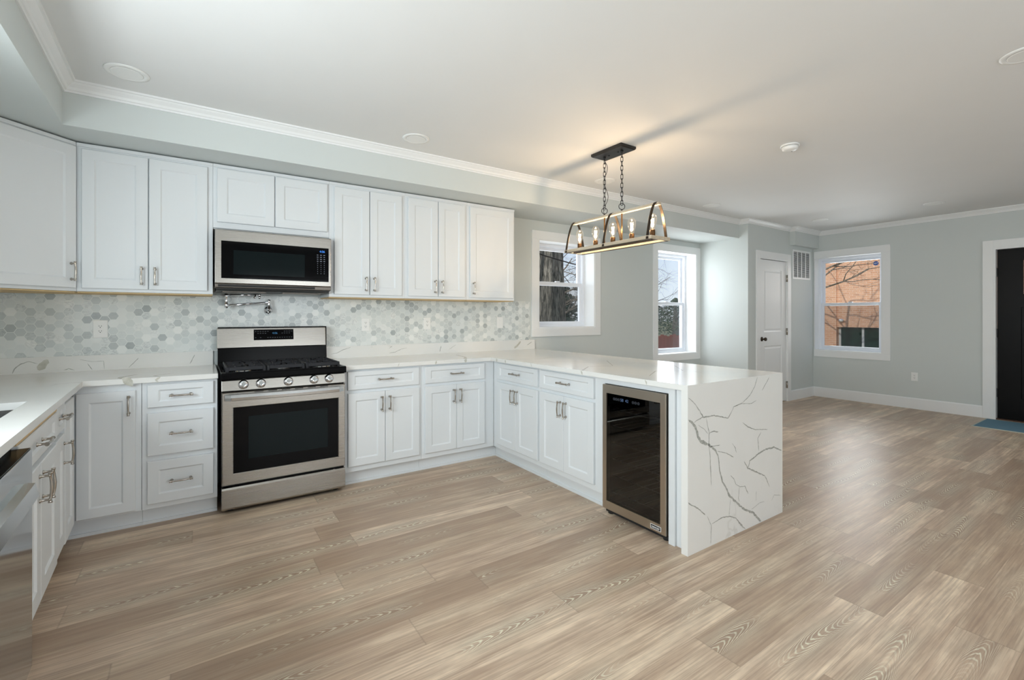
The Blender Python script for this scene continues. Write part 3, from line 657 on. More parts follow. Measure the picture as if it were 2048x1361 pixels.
SINK = (-1.30, -0.692, 0.106, 0.52)                              # u0,u1,v0,v1 of the bowl opening in the left run
UEND = -2.6
t = thing('worktop', tuple(L0 + Vector((-0.2, 0.2, ZB))), 0, 'white quartz worktop left of the range with the sink cut in', 'worktop')
m = MB(); pA = left(0, 0); xe = lambda y: pA.x + (YC - y) * math.tan(TILT)
wl = left(0, LW); xw = wl.x - (BACK_Y - wl.y) * math.tan(TILT)
m.prism([(0.096, YC), (0.096, BACK_Y - .002), (xw + .004, BACK_Y - .002), tuple(left(0, LW))[:2], tuple(pA)[:2]], ZB, ZT)
for u0, u1, v0, v1 in ((UEND, SINK[0], 0, LW), (SINK[0], SINK[1], 0, SINK[2]), (SINK[0], SINK[1], SINK[3], LW), (SINK[1], 0, 0, LW)): lbox(m, u0, u1, v0, v1, ZB, ZT)
for k, ln in enumerate(([(-.36, YC, .05), (-.40, 3.66, .03), (-.33, 3.76, .01)], [(-.20, YC, .012), (-.24, 3.62, .01), (-.14, 3.74, .006)])): strip(m, ln, lambda a, b_, e: (a, b_, ZT + e), mi=1, seed=80 + k)
strip(m, [(-.37, ZB + .002, .05), (-.34, ZT - .002, .06)], lambda a, b_, e: (a, YC - e, b_), mi=1, seed=85); strip(m, [(-.21, ZB + .002, .01), (-.225, .898, .012), (-.2, ZT - .002, .01)], lambda a, b_, e: (a, YC - e, b_), mi=1, seed=86)
m.build('top', ['quartz', 'vein2'], t, True)
m = MB(); m.box((xw + 0.01, 4.212, ZT), (0.082, BACK_Y - .0105, 1.018))
for k, l in enumerate(UL): strip(m, l, lambda a, b_, e: (a, 4.212 - e, b_), seed=20 + k, mi=2 if k == 1 else 1)
m.build('upstand', ['quartz', 'vein', 'vein2'], t, True)

# undermount sink and its tap
t = thing('sink', tuple(left(-1.03, 0.3, 0.66)), LROT, 'steel undermount sink bowl set into the left worktop', 'sink')
m = MB(); hx, hy = (SINK[1] - SINK[0]) / 2 + .008, (SINK[3] - SINK[2]) / 2 + .008; cy = (SINK[2] + SINK[3]) / 2 - 0.3; zt = ZB - 0.66 - 0.001
cx_ = (SINK[0] + SINK[1]) / 2 + 1.03
R = lambda i, z: [(cx_ - hx + i, cy - hy + i, z), (cx_ + hx - i, cy - hy + i, z), (cx_ + hx - i, cy + hy - i, z), (cx_ - hx + i, cy + hy - i, z)]
m.loops([R(-0.02, zt), R(0, zt), R(0.006, 0.03), R(0.03, 0.004)], False, True, 0, False, flip=True)
m.loops([R(-0.02, zt - .001), R(-0.002, zt - .002), R(0.004, 0.026), R(0.03, 0.0)], False, True, 0, False)
m.build('bowl', 'steelh', t)
m = MB(); m.lathe((cx_, cy, 0.004), [(0.045, 0), (0.045, 0.003), (0.036, 0.003), (0.03, 0.0015)], 20); m.build('drain', 'chrome', t)
t = thing('tap', tuple(left(-1.03, 0.585, ZT)), LROT, 'tall chrome gooseneck kitchen tap behind the sink', 'tap')
m = MB(); m.lathe((0, 0, 0), [(0.027, 0), (0.027, 0.008), (0.02, 0.016), (0.018, 0.07)], 20); m.build('base', 'chrome', t)
m = MB(); pts = [(0, 0, 0.06), (0, 0, 0.28)] + [(0, -0.1 + 0.1 * math.cos(a), 0.28 + 0.1 * math.sin(a)) for a in [PI * k / 10 for k in range(1, 11)]] + [(0, -0.2, 0.22)]
m.tube(pts, 0.012, 12); m.build('spout', 'chrome', t)
m = MB(); m.tube([(0.018, 0, 0.05), (0.05, 0, 0.055), (0.075, 0, 0.10)], [0.008, 0.007, 0.005], 10); m.build('lever', 'chrome', t)

# ------------------------------------------------------------------ cabinets
def pull_mesh():
    m = MB(); c = 0.048
    for s in (-c, c):
        m.lathe((0, 0, s), [(0.0085, 0), (0.0085, -0.002), (0.005, -0.006), (0.0045, -0.022), (0.007, -0.028), (0.0072, -0.033)], 12, 'Y')
    m.tube([(0, -0.031, -0.060), (0, -0.031, -0.056), (0, -0.031, -c), (0, -0.0345, -0.02), (0, -0.0355, 0), (0, -0.0345, 0.02), (0, -0.031, c), (0, -0.031, 0.056), (0, -0.031, 0.060)],
           [0.0078, 0.0066, 0.0046, 0.0052, 0.0058, 0.0052, 0.0046, 0.0066, 0.0078], 10)
    o = m.build('handle', 'nickel'); me = o.data; bpy.data.objects.remove(o); return me
PULL = pull_mesh()
def pull(parent, x, y, z, vertical=True):
    o = bpy.data.objects.new('handle', PULL); COL.objects.link(o); o.parent = parent
    o.location = (x, y, z); o.rotation_euler = (0, 0 if vertical else PI/2, 0); ROOT[o.name] = ROOT.get(parent.name, parent)
    return o
def shaker(x0, x1, z0, z1, y=0.0, rail=0.056, railz=None, t=0.02):
    """a shaker front: outer frame, stepped sunk panel; back on y, face at y - t"""
    rz = railz or rail; m = MB()
    def R(i, j, yy): return [(x0 + i, yy, z0 + j), (x1 - i, yy, z0 + j), (x1 - i, yy, z1 - j), (x0 + i, yy, z1 - j)]
    f = y - t
    m.loops([R(0, 0, y - .0008), R(0, 0, f + .003), R(.003, .003, f), R(rail, rz, f), R(rail + .004, rz + .004, f + .0035), R(rail + .009, rz + .009, f + .0075)], True, True)
    return m
def front(parent, kind, x0, x1, z0, z1, handle=None, rail=0.056, railz=None, y=0.0):
    o = shaker(x0, x1, z0, z1, y, rail, railz).build(kind, 'cab', parent)
    if handle: pull(o, handle[0], y - 0.02, handle[1], handle[2])
    return o
def carcass(parent, x0, x1, z0, z1, dep, name='body', mat='cab'):
    return MB().box((x0, 0, z0), (x1, dep, z1)).build(name, mat, parent, bevel=0.0015)
DZ0, DZ1, RZ0, RZ1 = 0.148, 0.700, 0.726, 0.866                  # door and drawer heights of the base units

def base_unit(loc, rz, x0, x1, doors, drawer, label, dep=0.60, tx=(0, 0), toe=True, rail=0.056, side=None, group='base cabinets'):
    t = thing('base_cabinet', loc, rz, label, 'cabinet', group)
    carcass(t, x0, x1, 0.105, ZB - .001, dep)
    if toe: MB().box((x0 + tx[0], 0.055, 0), (x1 + tx[1], dep, 0.104)).box((x0 + tx[0], 0.044, 0), (x1 + tx[1], 0.0549, 0.018)).build('toe_kick', 'cab', t)
    for d0, d1, hs in doors:
        hx_ = d1 - 0.03 if hs == 'R' else d0 + 0.03
        front(t, 'door', d0, d1, DZ0, DZ1, (hx_, DZ1 - 0.095, True), rail)
    if drawer:
        front(t, 'drawer', drawer[0], drawer[1], RZ0, RZ1, ((drawer[0] + drawer[1]) / 2, (RZ0 + RZ1) / 2, False), 0.05, 0.034)
    return t
FY = 3.582                                                       # face frames of the back run
# corner unit with one leaf on each run
t = thing('corner_base_cabinet', (0, FY, 0), 0, 'white corner base cabinet with a tall handled door left of the drawers', 'cabinet', 'base cabinets')
carcass(t, -0.600, -0.294, 0.105, ZB - .001, 0.60)
MB().box((-0.64, 0.055, 0), (-0.294, 0.60, 0.104)).box((-0.64, 0.044, 0), (-0.294, 0.0549, 0.018)).build('toe_kick', 'cab', t)
front(t, 'door', -0.586, -0.322, 0.118, 0.840, (-0.352, 0.755, True))
lv = 0.047
def leftfront(parent, kind, u0, u1, z0, z1, handle=None, rail=0.07, railz=None, v=lv):
    m = shaker(u0, u1, z0, z1, v, rail, railz); m.v = [tuple(LM @ Vector(p)) for p in m.v]
    o = m.build(kind, 'cab', parent, True)
    if handle:
        h = pull(o, 0, 0, 0, handle[2]); P = Mx(ROOT[o.name]).inverted() @ LM
        h.location = P @ Vector((handle[0], v - 0.02, handle[1]))
        h.rotation_euler = (P.to_3x3() @ (Matrix.Rotation(0 if handle[2] else PI/2, 3, 'Y'))).to_euler()
    return o
m = MB(); lbox(m, -0.362, -0.06, lv, 0.62, 0.105, ZB - .001); m.build('return_body', 'cab', t, True, bevel=0.0015)
leftfront(t, 'door', -0.356, -0.074, 0.135, 0.840)
# three-drawer unit
t = thing('drawer_base_cabinet', (0, FY, 0), 0, 'white base cabinet of three drawers beside the range', 'cabinet', 'base cabinets')
carcass(t, -0.292, 0.094, 0.105, ZB - .001, 0.60); MB().box((-0.293, 0.055, 0), (0.094, 0.60, 0.104)).box((-0.293, 0.044, 0), (0.094, 0.0549, 0.018)).build('toe_kick', 'cab', t)
for z0, z1, rzz in ((0.726, 0.866, 0.034), (0.432, 0.692, 0.056), (0.138, 0.398, 0.056)):
    front(t, 'drawer', -0.266, 0.073, z0, z1, (-0.097, (z0 + z1) / 2, False), 0.055, rzz)
base_unit((0, FY, 0), 0, 0.893, 1.511, [(0.920, 1.203, 'R'), (1.206, 1.488, 'L')], (0.918, 1.485), 'white two-door one-drawer base cabinet just right of the range')
base_unit((0, FY, 0), 0, 1.512, 2.2115, [(1.539, 1.826, 'R'), (1.829, 2.108, 'L')], (1.539, 2.106), 'white base cabinet tucked into the inner corner against the peninsula', tx=(0, 0.054))
# peninsula, seen from the kitchen side: local x runs towards the camera
PX = 2.212
def py(y): return FY - y
base_unit((PX, FY, 0), -PI/2, 0.002, py(2.884), [(py(3.498), py(3.206), 'R'), (py(3.203), py(2.901), 'L')], (py(3.498), py(2.901)), 'white peninsula base cabinet nearest the inner corner', tx=(-0.056, 0))
base_unit((PX, FY, 0), -PI/2, py(2.883), py(2.185), [(py(2.868), py(2.588), 'R'), (py(2.585), py(2.277), 'L')], (py(2.868), py(2.277)), 'white peninsula base cabinet next to the wine cooler')
t = thing('filler_panel', (PX, 1.62, 0), 0, 'white upright filler panel between wine cooler and waterfall end', 'panel')
m = MB(); m.box((2.192, 1.632, 0), (2.80, 1.674, ZB - .001)); m.build('stile', 'cab', t, True, bevel=0.001)
m = MB(); m.box((2.207, YE + 0.041, 0.0), (2.79, 1.631, ZB - .001)); m.build('infill', 'cab', t, True, bevel=0.001)
m = MB(); m.box((2.200, 1.675, 0.846), (2.80, 2.183, ZB - .001)); m.build('top_rail', 'cab', t, True, bevel=0.001)
# left run
t = thing('narrow_base_cabinet', tuple(left(-0.5, 0.1)), LROT, 'narrow white base cabinet between sink cabinet and corner, seen edge on', 'cabinet', 'base cabinets')
m = MB(); lbox(m, -0.598, -0.364, lv, 0.62, 0.105, ZB - .001); m.build('body', 'cab', t, True, bevel=0.0015)
m = MB(); lbox(m, -0.598, -0.364, lv + .055, 0.62, 0, 0.104); m.build('toe_kick', 'cab', t, True)
leftfront(t, 'door', -0.586, -0.368, DZ0, DZ1, (-0.398, 0.605, True)); leftfront(t, 'drawer', -0.586, -0.368, RZ0, RZ1, (-0.478, 0.797, False), 0.06, 0.034)
t = thing('sink_base_cabinet', tuple(left(-1.0, 0.1)), LROT, 'white sink base cabinet with paired doors beside the dishwasher', 'cabinet', 'base cabinets')
vs_ = lv - 0.006
m = MB(); lbox(m, -1.326, -0.600, vs_, 0.62, 0.105, 0.64); lbox(m, -1.326, -0.600, vs_, vs_ + 0.02, 0.64, ZB - .001); m.build('body', 'cab', t, True, bevel=0.0015)
m = MB(); lbox(m, -1.326, -0.600, lv + .055, 0.62, 0, 0.104); m.build('toe_kick', 'cab', t, True)
leftfront(t, 'door', -1.312, -0.967, DZ0, DZ1, (-0.997, 0.605, True), v=vs_); leftfront(t, 'door', -0.963, -0.618, DZ0, DZ1, (-0.933, 0.605, True), v=vs_)
leftfront(t, 'false_drawer', -1.312, -0.618, RZ0, 0.846, (-1.0, 0.790, False), 0.06, 0.034, v=vs_)
m = MB(); lbox(m, -1.326, -0.600, vs_ - .016, vs_ - .0005, 0.848, ZB - .001); m.build('top_strip', 'ply', t, True)
# dishwasher
t = thing('dishwasher', tuple(left(-1.63, 0.3)), LROT, 'stainless dishwasher at the near end of the left run', 'dishwasher')
D0, D1, dv = -1.932, -1.332, -0.014
m = MB(); lbox(m, D0, D1, dv + 0.05, 0.60, 0.10, 0.868); m.build('tub', 'black', t, True)
m = MB(); lbox(m, D0, D1, dv + 0.11, 0.60, 0.0, 0.099); m.build('toe_kick', 'black', t, True)
m = MB(); lbox(m, D0 + .002, D1 - .002, dv, dv + 0.049, 0.10, 0.836); dr = m.build('door', 'steeldw', t, True, bevel=0.002)
m = MB(); lbox(m, D0 + .004, D1 - .004, dv + .004, dv + 0.060, 0.837, 0.840); m.build('control_strip', 'black', t, True)
m = MB(); o = len(m.v)
m.prism([(dv, 0.748), (dv - 0.024, 0.744), (dv - 0.034, 0.702), (dv - 0.024, 0.692), (dv - 0.018, 0.716), (dv, 0.728)], D0 + 0.03, D1 - 0.105, 0, 'X'); m.v = [tuple(LM @ Vector(p)) for p in m.v]
m.build('handle', 'steelh', dr, True)

# wall cabinets
UY, UZ0, UZ1 = 3.902, 1.432, 2.366
def wall_unit(loc, rz, x0, x1, z0, doors, label, dz0, dz1, dep=0.328, under='ply'):
    t = thing('wall_cabinet', loc, rz, label, 'cabinet', 'wall cabinets')
    carcass(t, x0, x1, z0 + 0.008, UZ1, dep)
    MB().box((x0 + .001, 0.012, z0), (x1 - .001, dep, z0 + .007)).build('underside', under, t)
    MB().box((x0, -0.007, UZ1 - 0.022), (x1, 0.0, UZ1)).build('scribe_moulding', 'cab', t, bevel=0.002)
    for d0, d1, hs in doors:
        hd = None if hs is None else ((d1 - 0.032 if hs == 'R' else d0 + 0.032), dz0 + 0.088, True)
        front(t, 'door', d0, d1, dz0, dz1, hd, 0.060)
    return t
U = (0, UY, 0)
wall_unit(U, 0, -0.637, 0.075, UZ0, [(-0.612, -0.286, 'R'), (-0.280, 0.043, 'L')], 'tall white two-door wall cabinet left of the microwave', 1.460, 2.330)
wall_unit(U, 0, 0.076, 0.857, 1.905, [(0.100, 0.464, None), (0.470, 0.842, None)], 'short white two-door wall cabinet above the microwave', 1.955, 2.335, under='cab')
wall_unit(U, 0, 0.858, 1.489, UZ0, [(0.895, 1.177, 'R'), (1.183, 1.460, 'L')], 'white two-door wall cabinet immediately right of the microwave', 1.462, 2.330)
wall_unit(U, 0, 1.490, 2.108, UZ0, [(1.518, 1.802, 'R'), (1.808, 2.080, 'L')], 'white two-door wall cabinet beside the single-door end cabinet', 1.462, 2.330)
wall_unit(U, 0, 2.109, 2.655, UZ0, [(2.137, 2.634, 'L')], 'white single-door wall cabinet at the end nearest the kitchen window', 1.462, 2.330)
# diagonal corner wall cabinet
q = Vector((-0.6385, UY, 0)); t = thing('corner_wall_cabinet', tuple(q), PI/4, 'white diagonal corner wall cabinet at the left edge', 'cabinet', 'wall cabinets')
wd = 0.56
m = MB(); m.prism([(-wd, 0), (0, 0), (0.230, 0.230), (-0.21, 0.59), (-0.67, 0.112)], UZ0 + 0.008, UZ1); m.build('body', 'cab', t, bevel=0.0015)
m = MB(); m.prism([(-wd, 0.012), (-0.001, 0.012), (0.225, 0.230), (-0.21, 0.58), (-0.66, 0.112)], UZ0, UZ0 + 0.007); m.build('underside', 'ply', t)
m = MB(); m.box((-wd, -0.007, UZ1 - .022), (-0.006, 0, UZ1)); m.build('scribe_moulding', 'cab', t, bevel=0.002)
front(t, 'door', -wd + 0.03, -0.012, 1.460, 2.335, (-0.042, 1.560, True), 0.060)

# ------------------------------------------------------------------ gas range
RX0, RX1, RF = 0.114, 0.884, 3.50
RC = (RX0 + RX1) / 2
t = thing('gas_range', (RC, RF + 0.3, 0), 0, 'stainless gas range with black grates and large oven window', 'range')
m = MB(); m.box((RX0 + .004, RF + 0.035, 0.03), (RX1 - .004, 4.195, 0.885)); m.build('body', 'black', t, True)
for x in (RX0 + .05, RX1 - .05):
    for y in (RF + 0.09, 4.12): MB().lathe((x, y, 0), [(.02, 0), (.02, .008), (.012, .012), (.012, .032)], 12).build('foot', 'rubber', t, True)
m = MB(); m.prism([(RF + .035, .030), (RF + .006, .030), (RF, .042), (RF, .160), (RF + .008, .172), (RF + .035, .172)], RX0, RX1, 0, 'X'); m.build('warming_drawer', 'steel', t, True, bevel=0.002)
m = MB(); x0, x1, z0, z1 = RX0, RX1, 0.188, 0.790; wx0, wx1, wz0, wz1 = 0.176, 0.838, 0.258, 0.692
R = lambda i, y: [(x0 + i, y, z0 + i), (x1 - i, y, z0 + i), (x1 - i, y, z1 - i), (x0 + i, y, z1 - i)]
Wn = lambda i, y: [(wx0 + i, y, wz0 + i), (wx1 - i, y, wz0 + i), (wx1 - i, y, wz1 - i), (wx0 + i, y, wz1 - i)]
m.loops([R(0, RF + .034), R(0, RF + .006), R(.006, RF), Wn(0, RF), Wn(.004, RF + .004)], True, False); door = m.build('oven_door', 'steel', t, True)
m = MB(); m.add(Wn(.0035, RF + .0035), [(0, 1, 2, 3)]); gl = m.build('oven_glass', 'bglass', door, True)
m = MB(); m.add([(0.265, RF + .0030, 0.345), (0.762, RF + .0030, 0.345), (0.762, RF + .0030, 0.625), (0.265, RF + .0030, 0.625)], [(0, 1, 2, 3)]); m.build('viewing_window', 'mwin', gl, True)
m = MB(); n = 9; rr = []
for x, bow in [(RX0 + .016, .012), (RX0 + .05, .034)] + [(RX0 + .05 + (RX1 - RX0 - .10) * k / 8, .034 + .010 * math.sin(PI * k / 8)) for k in range(1, 8)] + [(RX1 - .05, .034), (RX1 - .016, .012)]:
    y = RF - bow; rr.append([(x, y + .010, .738), (x, y + .002, .738), (x, y - .001, .741), (x, y - .003, .758), (x, y + .001, .774), (x, y + .005, .778), (x, y + .014, .778)])
m.loops(rr, True, True, 0, False); m.build('handle', 'hsteel', door, True, bevel=.001)
for a in range(6): MB().box((0.30 + a * .082, RF - .0005, .7815), (0.352 + a * .082, RF + .002, .7868)).build('vent_slot', 'dark', door, True)
m = MB(); m.prism([(RF + .035, .800), (RF - .003, .800), (RF + .010, .866), (RF + .035, .870)], RX0, RX1, 0, 'X'); cp = m.build('control_panel', 'steel', t, True, bevel=0.002)
for x in (0.236, 0.337, 0.504, 0.669, 0.770):
    k = MB(); k.lathe((0, 0, 0), [(.030, 0), (.030, -.004), (.0245, -.006), (.0235, -.024), (.0215, -.028), (.012, -.0285)], 28, 'Y'); k.box((-.0035, -.034, -.021), (.0035, -.0275, .021))
    o = k.build('knob', 'chrome', cp); o.location = Vector((x - RC, RF + .0035 - (RF + .3), .836)); o.rotation_euler = (math.radians(-11), 0, 0)
m = MB(); m.prism([(RF + .040, .872), (RF - .010, .872), (RF - .014, .880), (RF - .014, .908), (RF - .006, .918), (RF + .020, .920), (RF + .055, .902), (4.10, .902), (4.10, .872)], RX0 - .004, RX1 + .004, 0, 'X'); ct = m.build('cooktop', 'black', t, True, bevel=0.002)
for xa, xb_ in ((RX0 - .004, RX0 + .012), (RX1 - .012, RX1 + .004)): MB().box((xa, RF + .02, .902), (xb_, 4.10, .918)).build('cooktop_rim', 'black', ct, True, bevel=0.002)
# backguard: black lower riser, steel console above
m = MB(); m.prism([(4.10, .872), (4.195, .872), (4.195, 1.20), (4.13, 1.20), (4.128, 1.03), (4.118, .93)], RX0 - .004, RX1 + .004, 0, 'X'); m.build('riser', 'black', t, True, bevel=0.003)
m = MB(); m.prism([(4.127, 1.036), (4.088, 1.040), (4.086, 1.046), (4.104, 1.192), (4.127, 1.192)], RX0 - .010, RX1 - .010, 0, 'X'); con = m.build('console', 'steel', t, True, bevel=0.004)
def conpt(x, z, e): return (x, 4.086 + (z - 1.046) / .146 * .018 - e, z)
m = MB(); m.add([conpt(.345, 1.098, .001), conpt(.627, 1.098, .001), conpt(.627, 1.180, .001), conpt(.345, 1.180, .001)], [(0, 1, 2, 3)]); dp = m.build('display_panel', 'bglass', con, True)
text_mesh('4:06', 'clock_digits', 0.022, 'teal_led', dp, Vector(conpt(.492, 1.150, .002)) - t.location, (PI/2 - .12, 0, 0))
m = MB(); rnd = random.Random(5)
for j, z in enumerate((1.163, 1.148, 1.115)):
    for k in range(16):
        x = .358 + k * .0170
        if .455 < x < .535 and z > 1.13: continue
        if rnd.random() < .2: continue
        a, b_ = x - .0045, x + .0045; m.add([conpt(a, z, .0015), conpt(b_, z, .0015), conpt(b_, z + .0032, .0015), conpt(a, z + .0032, .0015)], [(0, 1, 2, 3)])
m.build('legend_print', 'grey_mark', dp, True)
# burners and grates
for x, y, r in ((0.245, 3.66, .046), (0.245, 3.93, .034), (0.499, 3.80, .052), (0.753, 3.66, .050), (0.753, 3.93, .036)):
    m = MB(); m.lathe((x, y, .902), [(r + .014, 0), (r + .014, .004), (r, .006), (r, .013), (r * .9, .014)], 26); bu = m.build('burner', 'steelh', t, True)
    m = MB(); m.lathe((x, y, .9162), [(r * .88, 0), (r * .9, .004), (r * .8, .008), (.003, .009)], 26); m.build('burner_cap', 'iron', bu, True)
def grate(x0, x1, y0, y1, round_=False):
    m = MB(); zt, zb, h = .948, .903, .013; w_ = .011
    def bar(xa, ya, xb, yb, w=w_):
        if xa == xb: m.box((xa - w/2, ya, zt - h), (xa + w/2, yb, zt))
        else: m.box((xa, ya - w/2, zt - h), (xb, ya + w/2, zt))
    for x in (x0 + .006, x1 - .006): bar(x, y0 + .02, x, y1 - .02, .014)
    for y in (y0 + .026, (y0 + y1) / 2, y1 - .026): bar(x0, y, x1, y)
    xm = (x0 + x1) / 2
    for yc in ((y0 * 3 + y1) / 4 + .006, (y0 + y1 * 3) / 4 - .006):
        bar(xm, yc - .105, xm, yc - .022); bar(xm, yc + .022, xm, yc + .105); bar(x0, yc, xm - .022, yc); bar(xm + .022, yc, x1, yc)
        for s in (-1, 1):
            bar(xm + s * (x1 - x0) * .27, yc - .10, xm + s * (x1 - x0) * .27, yc - .045, .009); bar(xm + s * (x1 - x0) * .27, yc + .045, xm + s * (x1 - x0) * .27, yc + .10, .009)
    for x, s in ((x0 + .006, 1), (x1 - .006, -1)):
        for y in (y0 + .03, y0 + .12, (y0 + y1) / 2, y1 - .12, y1 - .03): m.box((x - .007, y - .008, zb), (x + .007, y + .008, zt - h))
    # sloping front skirt of the grate
    m.prism([(y0, zb), (y0 + .008, zb), (y0 + .030, zt), (y0 + .020, zt)], x0, x0 + .016, 0, 'X'); m.prism([(y0, zb), (y0 + .008, zb), (y0 + .030, zt), (y0 + .020, zt)], x1 - .016, x1, 0, 'X')
    m.prism([(y0 + .012, zt - .024), (y0 + .020, zt - .024), (y0 + .030, zt), (y0 + .020, zt)], x0 + .016, x1 - .016, 0, 'X')
    return m.build('grate', 'iron', t, True, bevel=0.002, seg=1)
grate(0.140, 0.372, 3.545, 4.055); grate(0.380, 0.618, 3.545, 4.055); grate(0.626, 0.858, 3.545, 4.055)

# ------------------------------------------------------------------ over-the-range microwave
MX0, MX1, MF, MZ0, MZ1 = 0.083, 0.853, 3.80, 1.462, 1.895
t = thing('microwave_oven', ((MX0 + MX1) / 2, 4.0, MZ0), 0, 'stainless over-the-range microwave with dark glass door under the short cabinet', 'microwave')
m = MB(); m.box((MX0, MF + .035, MZ0 + .05), (MX1, BACK_Y - .011, MZ1)); m.build('case', 'black', t, True, bevel=0.002)
m = MB(); m.prism([(MF + .034, 1.512), (MF + .004, 1.512), (MF, 1.518), (MF, 1.886), (MF + .008, 1.892), (MF + .034, 1.892)], MX0 + .002, MX1 - .002, 0, 'X')
md = m.build('door', 'steel', t, True, bevel=0.003)
gx0, gx1, gz0, gz1 = 0.122, 0.833, 1.550, 1.812
m = MB(); e = MF - .0015
m.add([(gx0, e, gz0), (gx1, e, gz0), (gx1, e, gz1), (gx0, e, gz1), (gx0, MF + .001, gz0), (gx1, MF + .001, gz0), (gx1, MF + .001, gz1), (gx0, MF + .001, gz1)], [(0, 1, 2, 3), (0, 4, 5, 1), (2, 6, 7, 3), (1, 5, 6, 2), (3, 7, 4, 0)]); mg = m.build('door_glass', 'bglass', md, True)
m = MB(); m.add([(.195, e - .0004, 1.580), (.660, e - .0004, 1.580), (.660, e - .0004, 1.750), (.195, e - .0004, 1.750)], [(0, 1, 2, 3)]); m.build('viewing_window', 'mwin', mg, True)
text_mesh('4:06', 'clock_digits', 0.023, 'blue_led', mg, Vector((.785, e - .001, 1.783)) - t.location, (PI/2, 0, 0))
m = MB(); rnd = random.Random(3)
for j in range(10):
    for k in range(3):
        x = .752 + k * .024; z = 1.754 - j * .0158; w_ = (.006 if j < 4 else .0018) * rnd.uniform(.8, 1.2)
        m.add([(x - w_, e - .0006, z), (x + w_, e - .0006, z), (x + w_, e - .0006, z + .0035), (x - w_, e - .0006, z + .0035)], [(0, 1, 2, 3)])
m.build('key_print', 'white_mark', mg, True)
m = MB(); m.prism([(MF + .030, 1.480), (MF + .005, 1.486), (MF + .003, 1.511), (MF + .034, 1.511)], MX0 + .002, MX1 - .002, 0, 'X'); vb = m.build('vent_strip', 'dsteel', t, True, bevel=0.002)
m = MB(); m.box((MX0 + .02, MF + .001, 1.491), (MX1 - .12, MF + .0045, 1.507)); m.build('vent_grille', 'dark', vb, True)
m = MB(); m.prism([(MF + .02, 1.478), (MF + .06, 1.466), (4.17, 1.462), (4.20, 1.480), (4.20, 1.511), (MF + .02, 1.511)], MX0 + .01, MX1 - .01, 0, 'X'); m.build('underside', 'blackm', t, True)
for x0 in (MX0 + .05, MX1 - .33):
    m = MB(); m.box((x0, MF + .12, 1.4575), (x0 + .28, MF + .26, 1.4665)); m.build('grease_filter', 'dsteel', t, True, bevel=.002)

# ------------------------------------------------------------------ wine cooler
CX, CY0, CY1, CZ0, CZ1 = 2.176, 1.682, 2.176, 0.040, 0.842
t = thing('wine_cooler', (2.45, (CY0 + CY1) / 2, 0), 0, 'wine cooler with dark glass door and stainless frame in the peninsula', 'wine cooler')
m = MB(); x0 = CX + .034; th = .02
m.box((x0, CY0, CZ0), (x0 + .50, CY0 + th, CZ1)); m.box((x0, CY1 - th, CZ0), (x0 + .50, CY1, CZ1)); m.box((x0, CY0 + th, CZ0), (x0 + .50, CY1 - th, CZ0 + .06)); m.box((x0, CY0 + th, CZ1 - .03), (x0 + .50, CY1 - th, CZ1)); m.box((x0 + .48, CY0 + th, CZ0 + .06), (x0 + .50, CY1 - th, CZ1 - .03))
m.build('cabinet', 'dark', t, True)
for y in (CY0 + .03, CY1 - .03):
    for x in (x0 + .02, x0 + .46): MB().lathe((x, y, 0), [(.022, 0), (.022, .012), (.014, .018), (.014, .041)], 14).build('foot', 'rubber', t, True)
for k in range(6):
    z = .135 + k * .108; m = MB()
    m.tube([(x0 + .03, CY0 + .025, z), (x0 + .03, CY1 - .025, z), (x0 + .45, CY1 - .025, z), (x0 + .45, CY0 + .025, z)], .003, 6, closed=True)
    for j in range(1, 7): y = CY0 + .025 + j * (CY1 - CY0 - .05) / 7; m.tube([(x0 + .03, y, z), (x0 + .45, y, z)], .002, 6)
    m.build('shelf', 'rack', t, True)
# mitred steel door frame
Rr = lambda i, x: [(x, CY1 - i, CZ0 + i), (x, CY0 + i, CZ0 + i), (x, CY0 + i, CZ1 - i), (x, CY1 - i, CZ1 - i)]
fwid = .040; yi0, yi1, zi0, zi1 = CY0 + .036, CY1 - .036, CZ0 + .055, CZ1 - .052
Ri = lambda x: [(x, yi1, zi0), (x, yi0, zi0), (x, yi0, zi1), (x, yi1, zi1)]
m = MB(); m.loops([Ri(CX + .032), Rr(0, CX + .032), Rr(0, CX + .003), Rr(.003, CX), Ri(CX), Ri(CX + .032)], False, False); df = m.build('door_frame', 'csteel', t, True)
m = MB(); m.add(Ri(CX + .004), [(0, 1, 2, 3)]); cg = m.build('door_glass', 'cglass', df, True)
m = MB(); m.add([(CX + .014, yi1, zi1 - .085), (CX + .014, yi0, zi1 - .085), (CX + .014, yi0, zi1), (CX + .014, yi1, zi1)], [(0, 1, 2, 3)]); cpn = m.build('control_strip', 'bglass', cg, True)
ROT = (PI/2, 0, -PI/2)
cyc = 1.945
text_mesh('58  42', 'temperature_digits', 0.026, 'pale_led', cpn, Vector((CX + .0135, 2.000, zi1 - .033)) - t.location, ROT)
for y in (2.085, 2.066, 2.046, 1.930, 1.910, 1.888):
    m = MB(); c_ = Vector((CX + .0132, y, zi1 - .033)); m.tube([tuple(c_ + Vector((0, .0075 * math.cos(a), .0075 * math.sin(a)))) for a in [2 * PI * k / 14 for k in range(14)]], .0011, 5, closed=True); m.box((CX + .0130, y - .002, zi1 - .035), (CX + .0134, y + .002, zi1 - .031)); m.build('touch_button', 'white_mark', cpn, True)
m = MB(); m.box((CX - .0012, 1.712, CZ0 + .014), (CX + .0005, 1.786, CZ0 + .040), 0); m.box((CX - .0018, 1.715, CZ0 + .0165), (CX - .0011, 1.783, CZ0 + .0375), 1); bd = m.build('badge', ['plastic', 'dark'], df, True)
text_mesh('newair', 'badge_lettering', 0.021, 'plastic', bd, Vector((CX - .0022, 1.749, CZ0 + .0275)) - t.location, ROT)
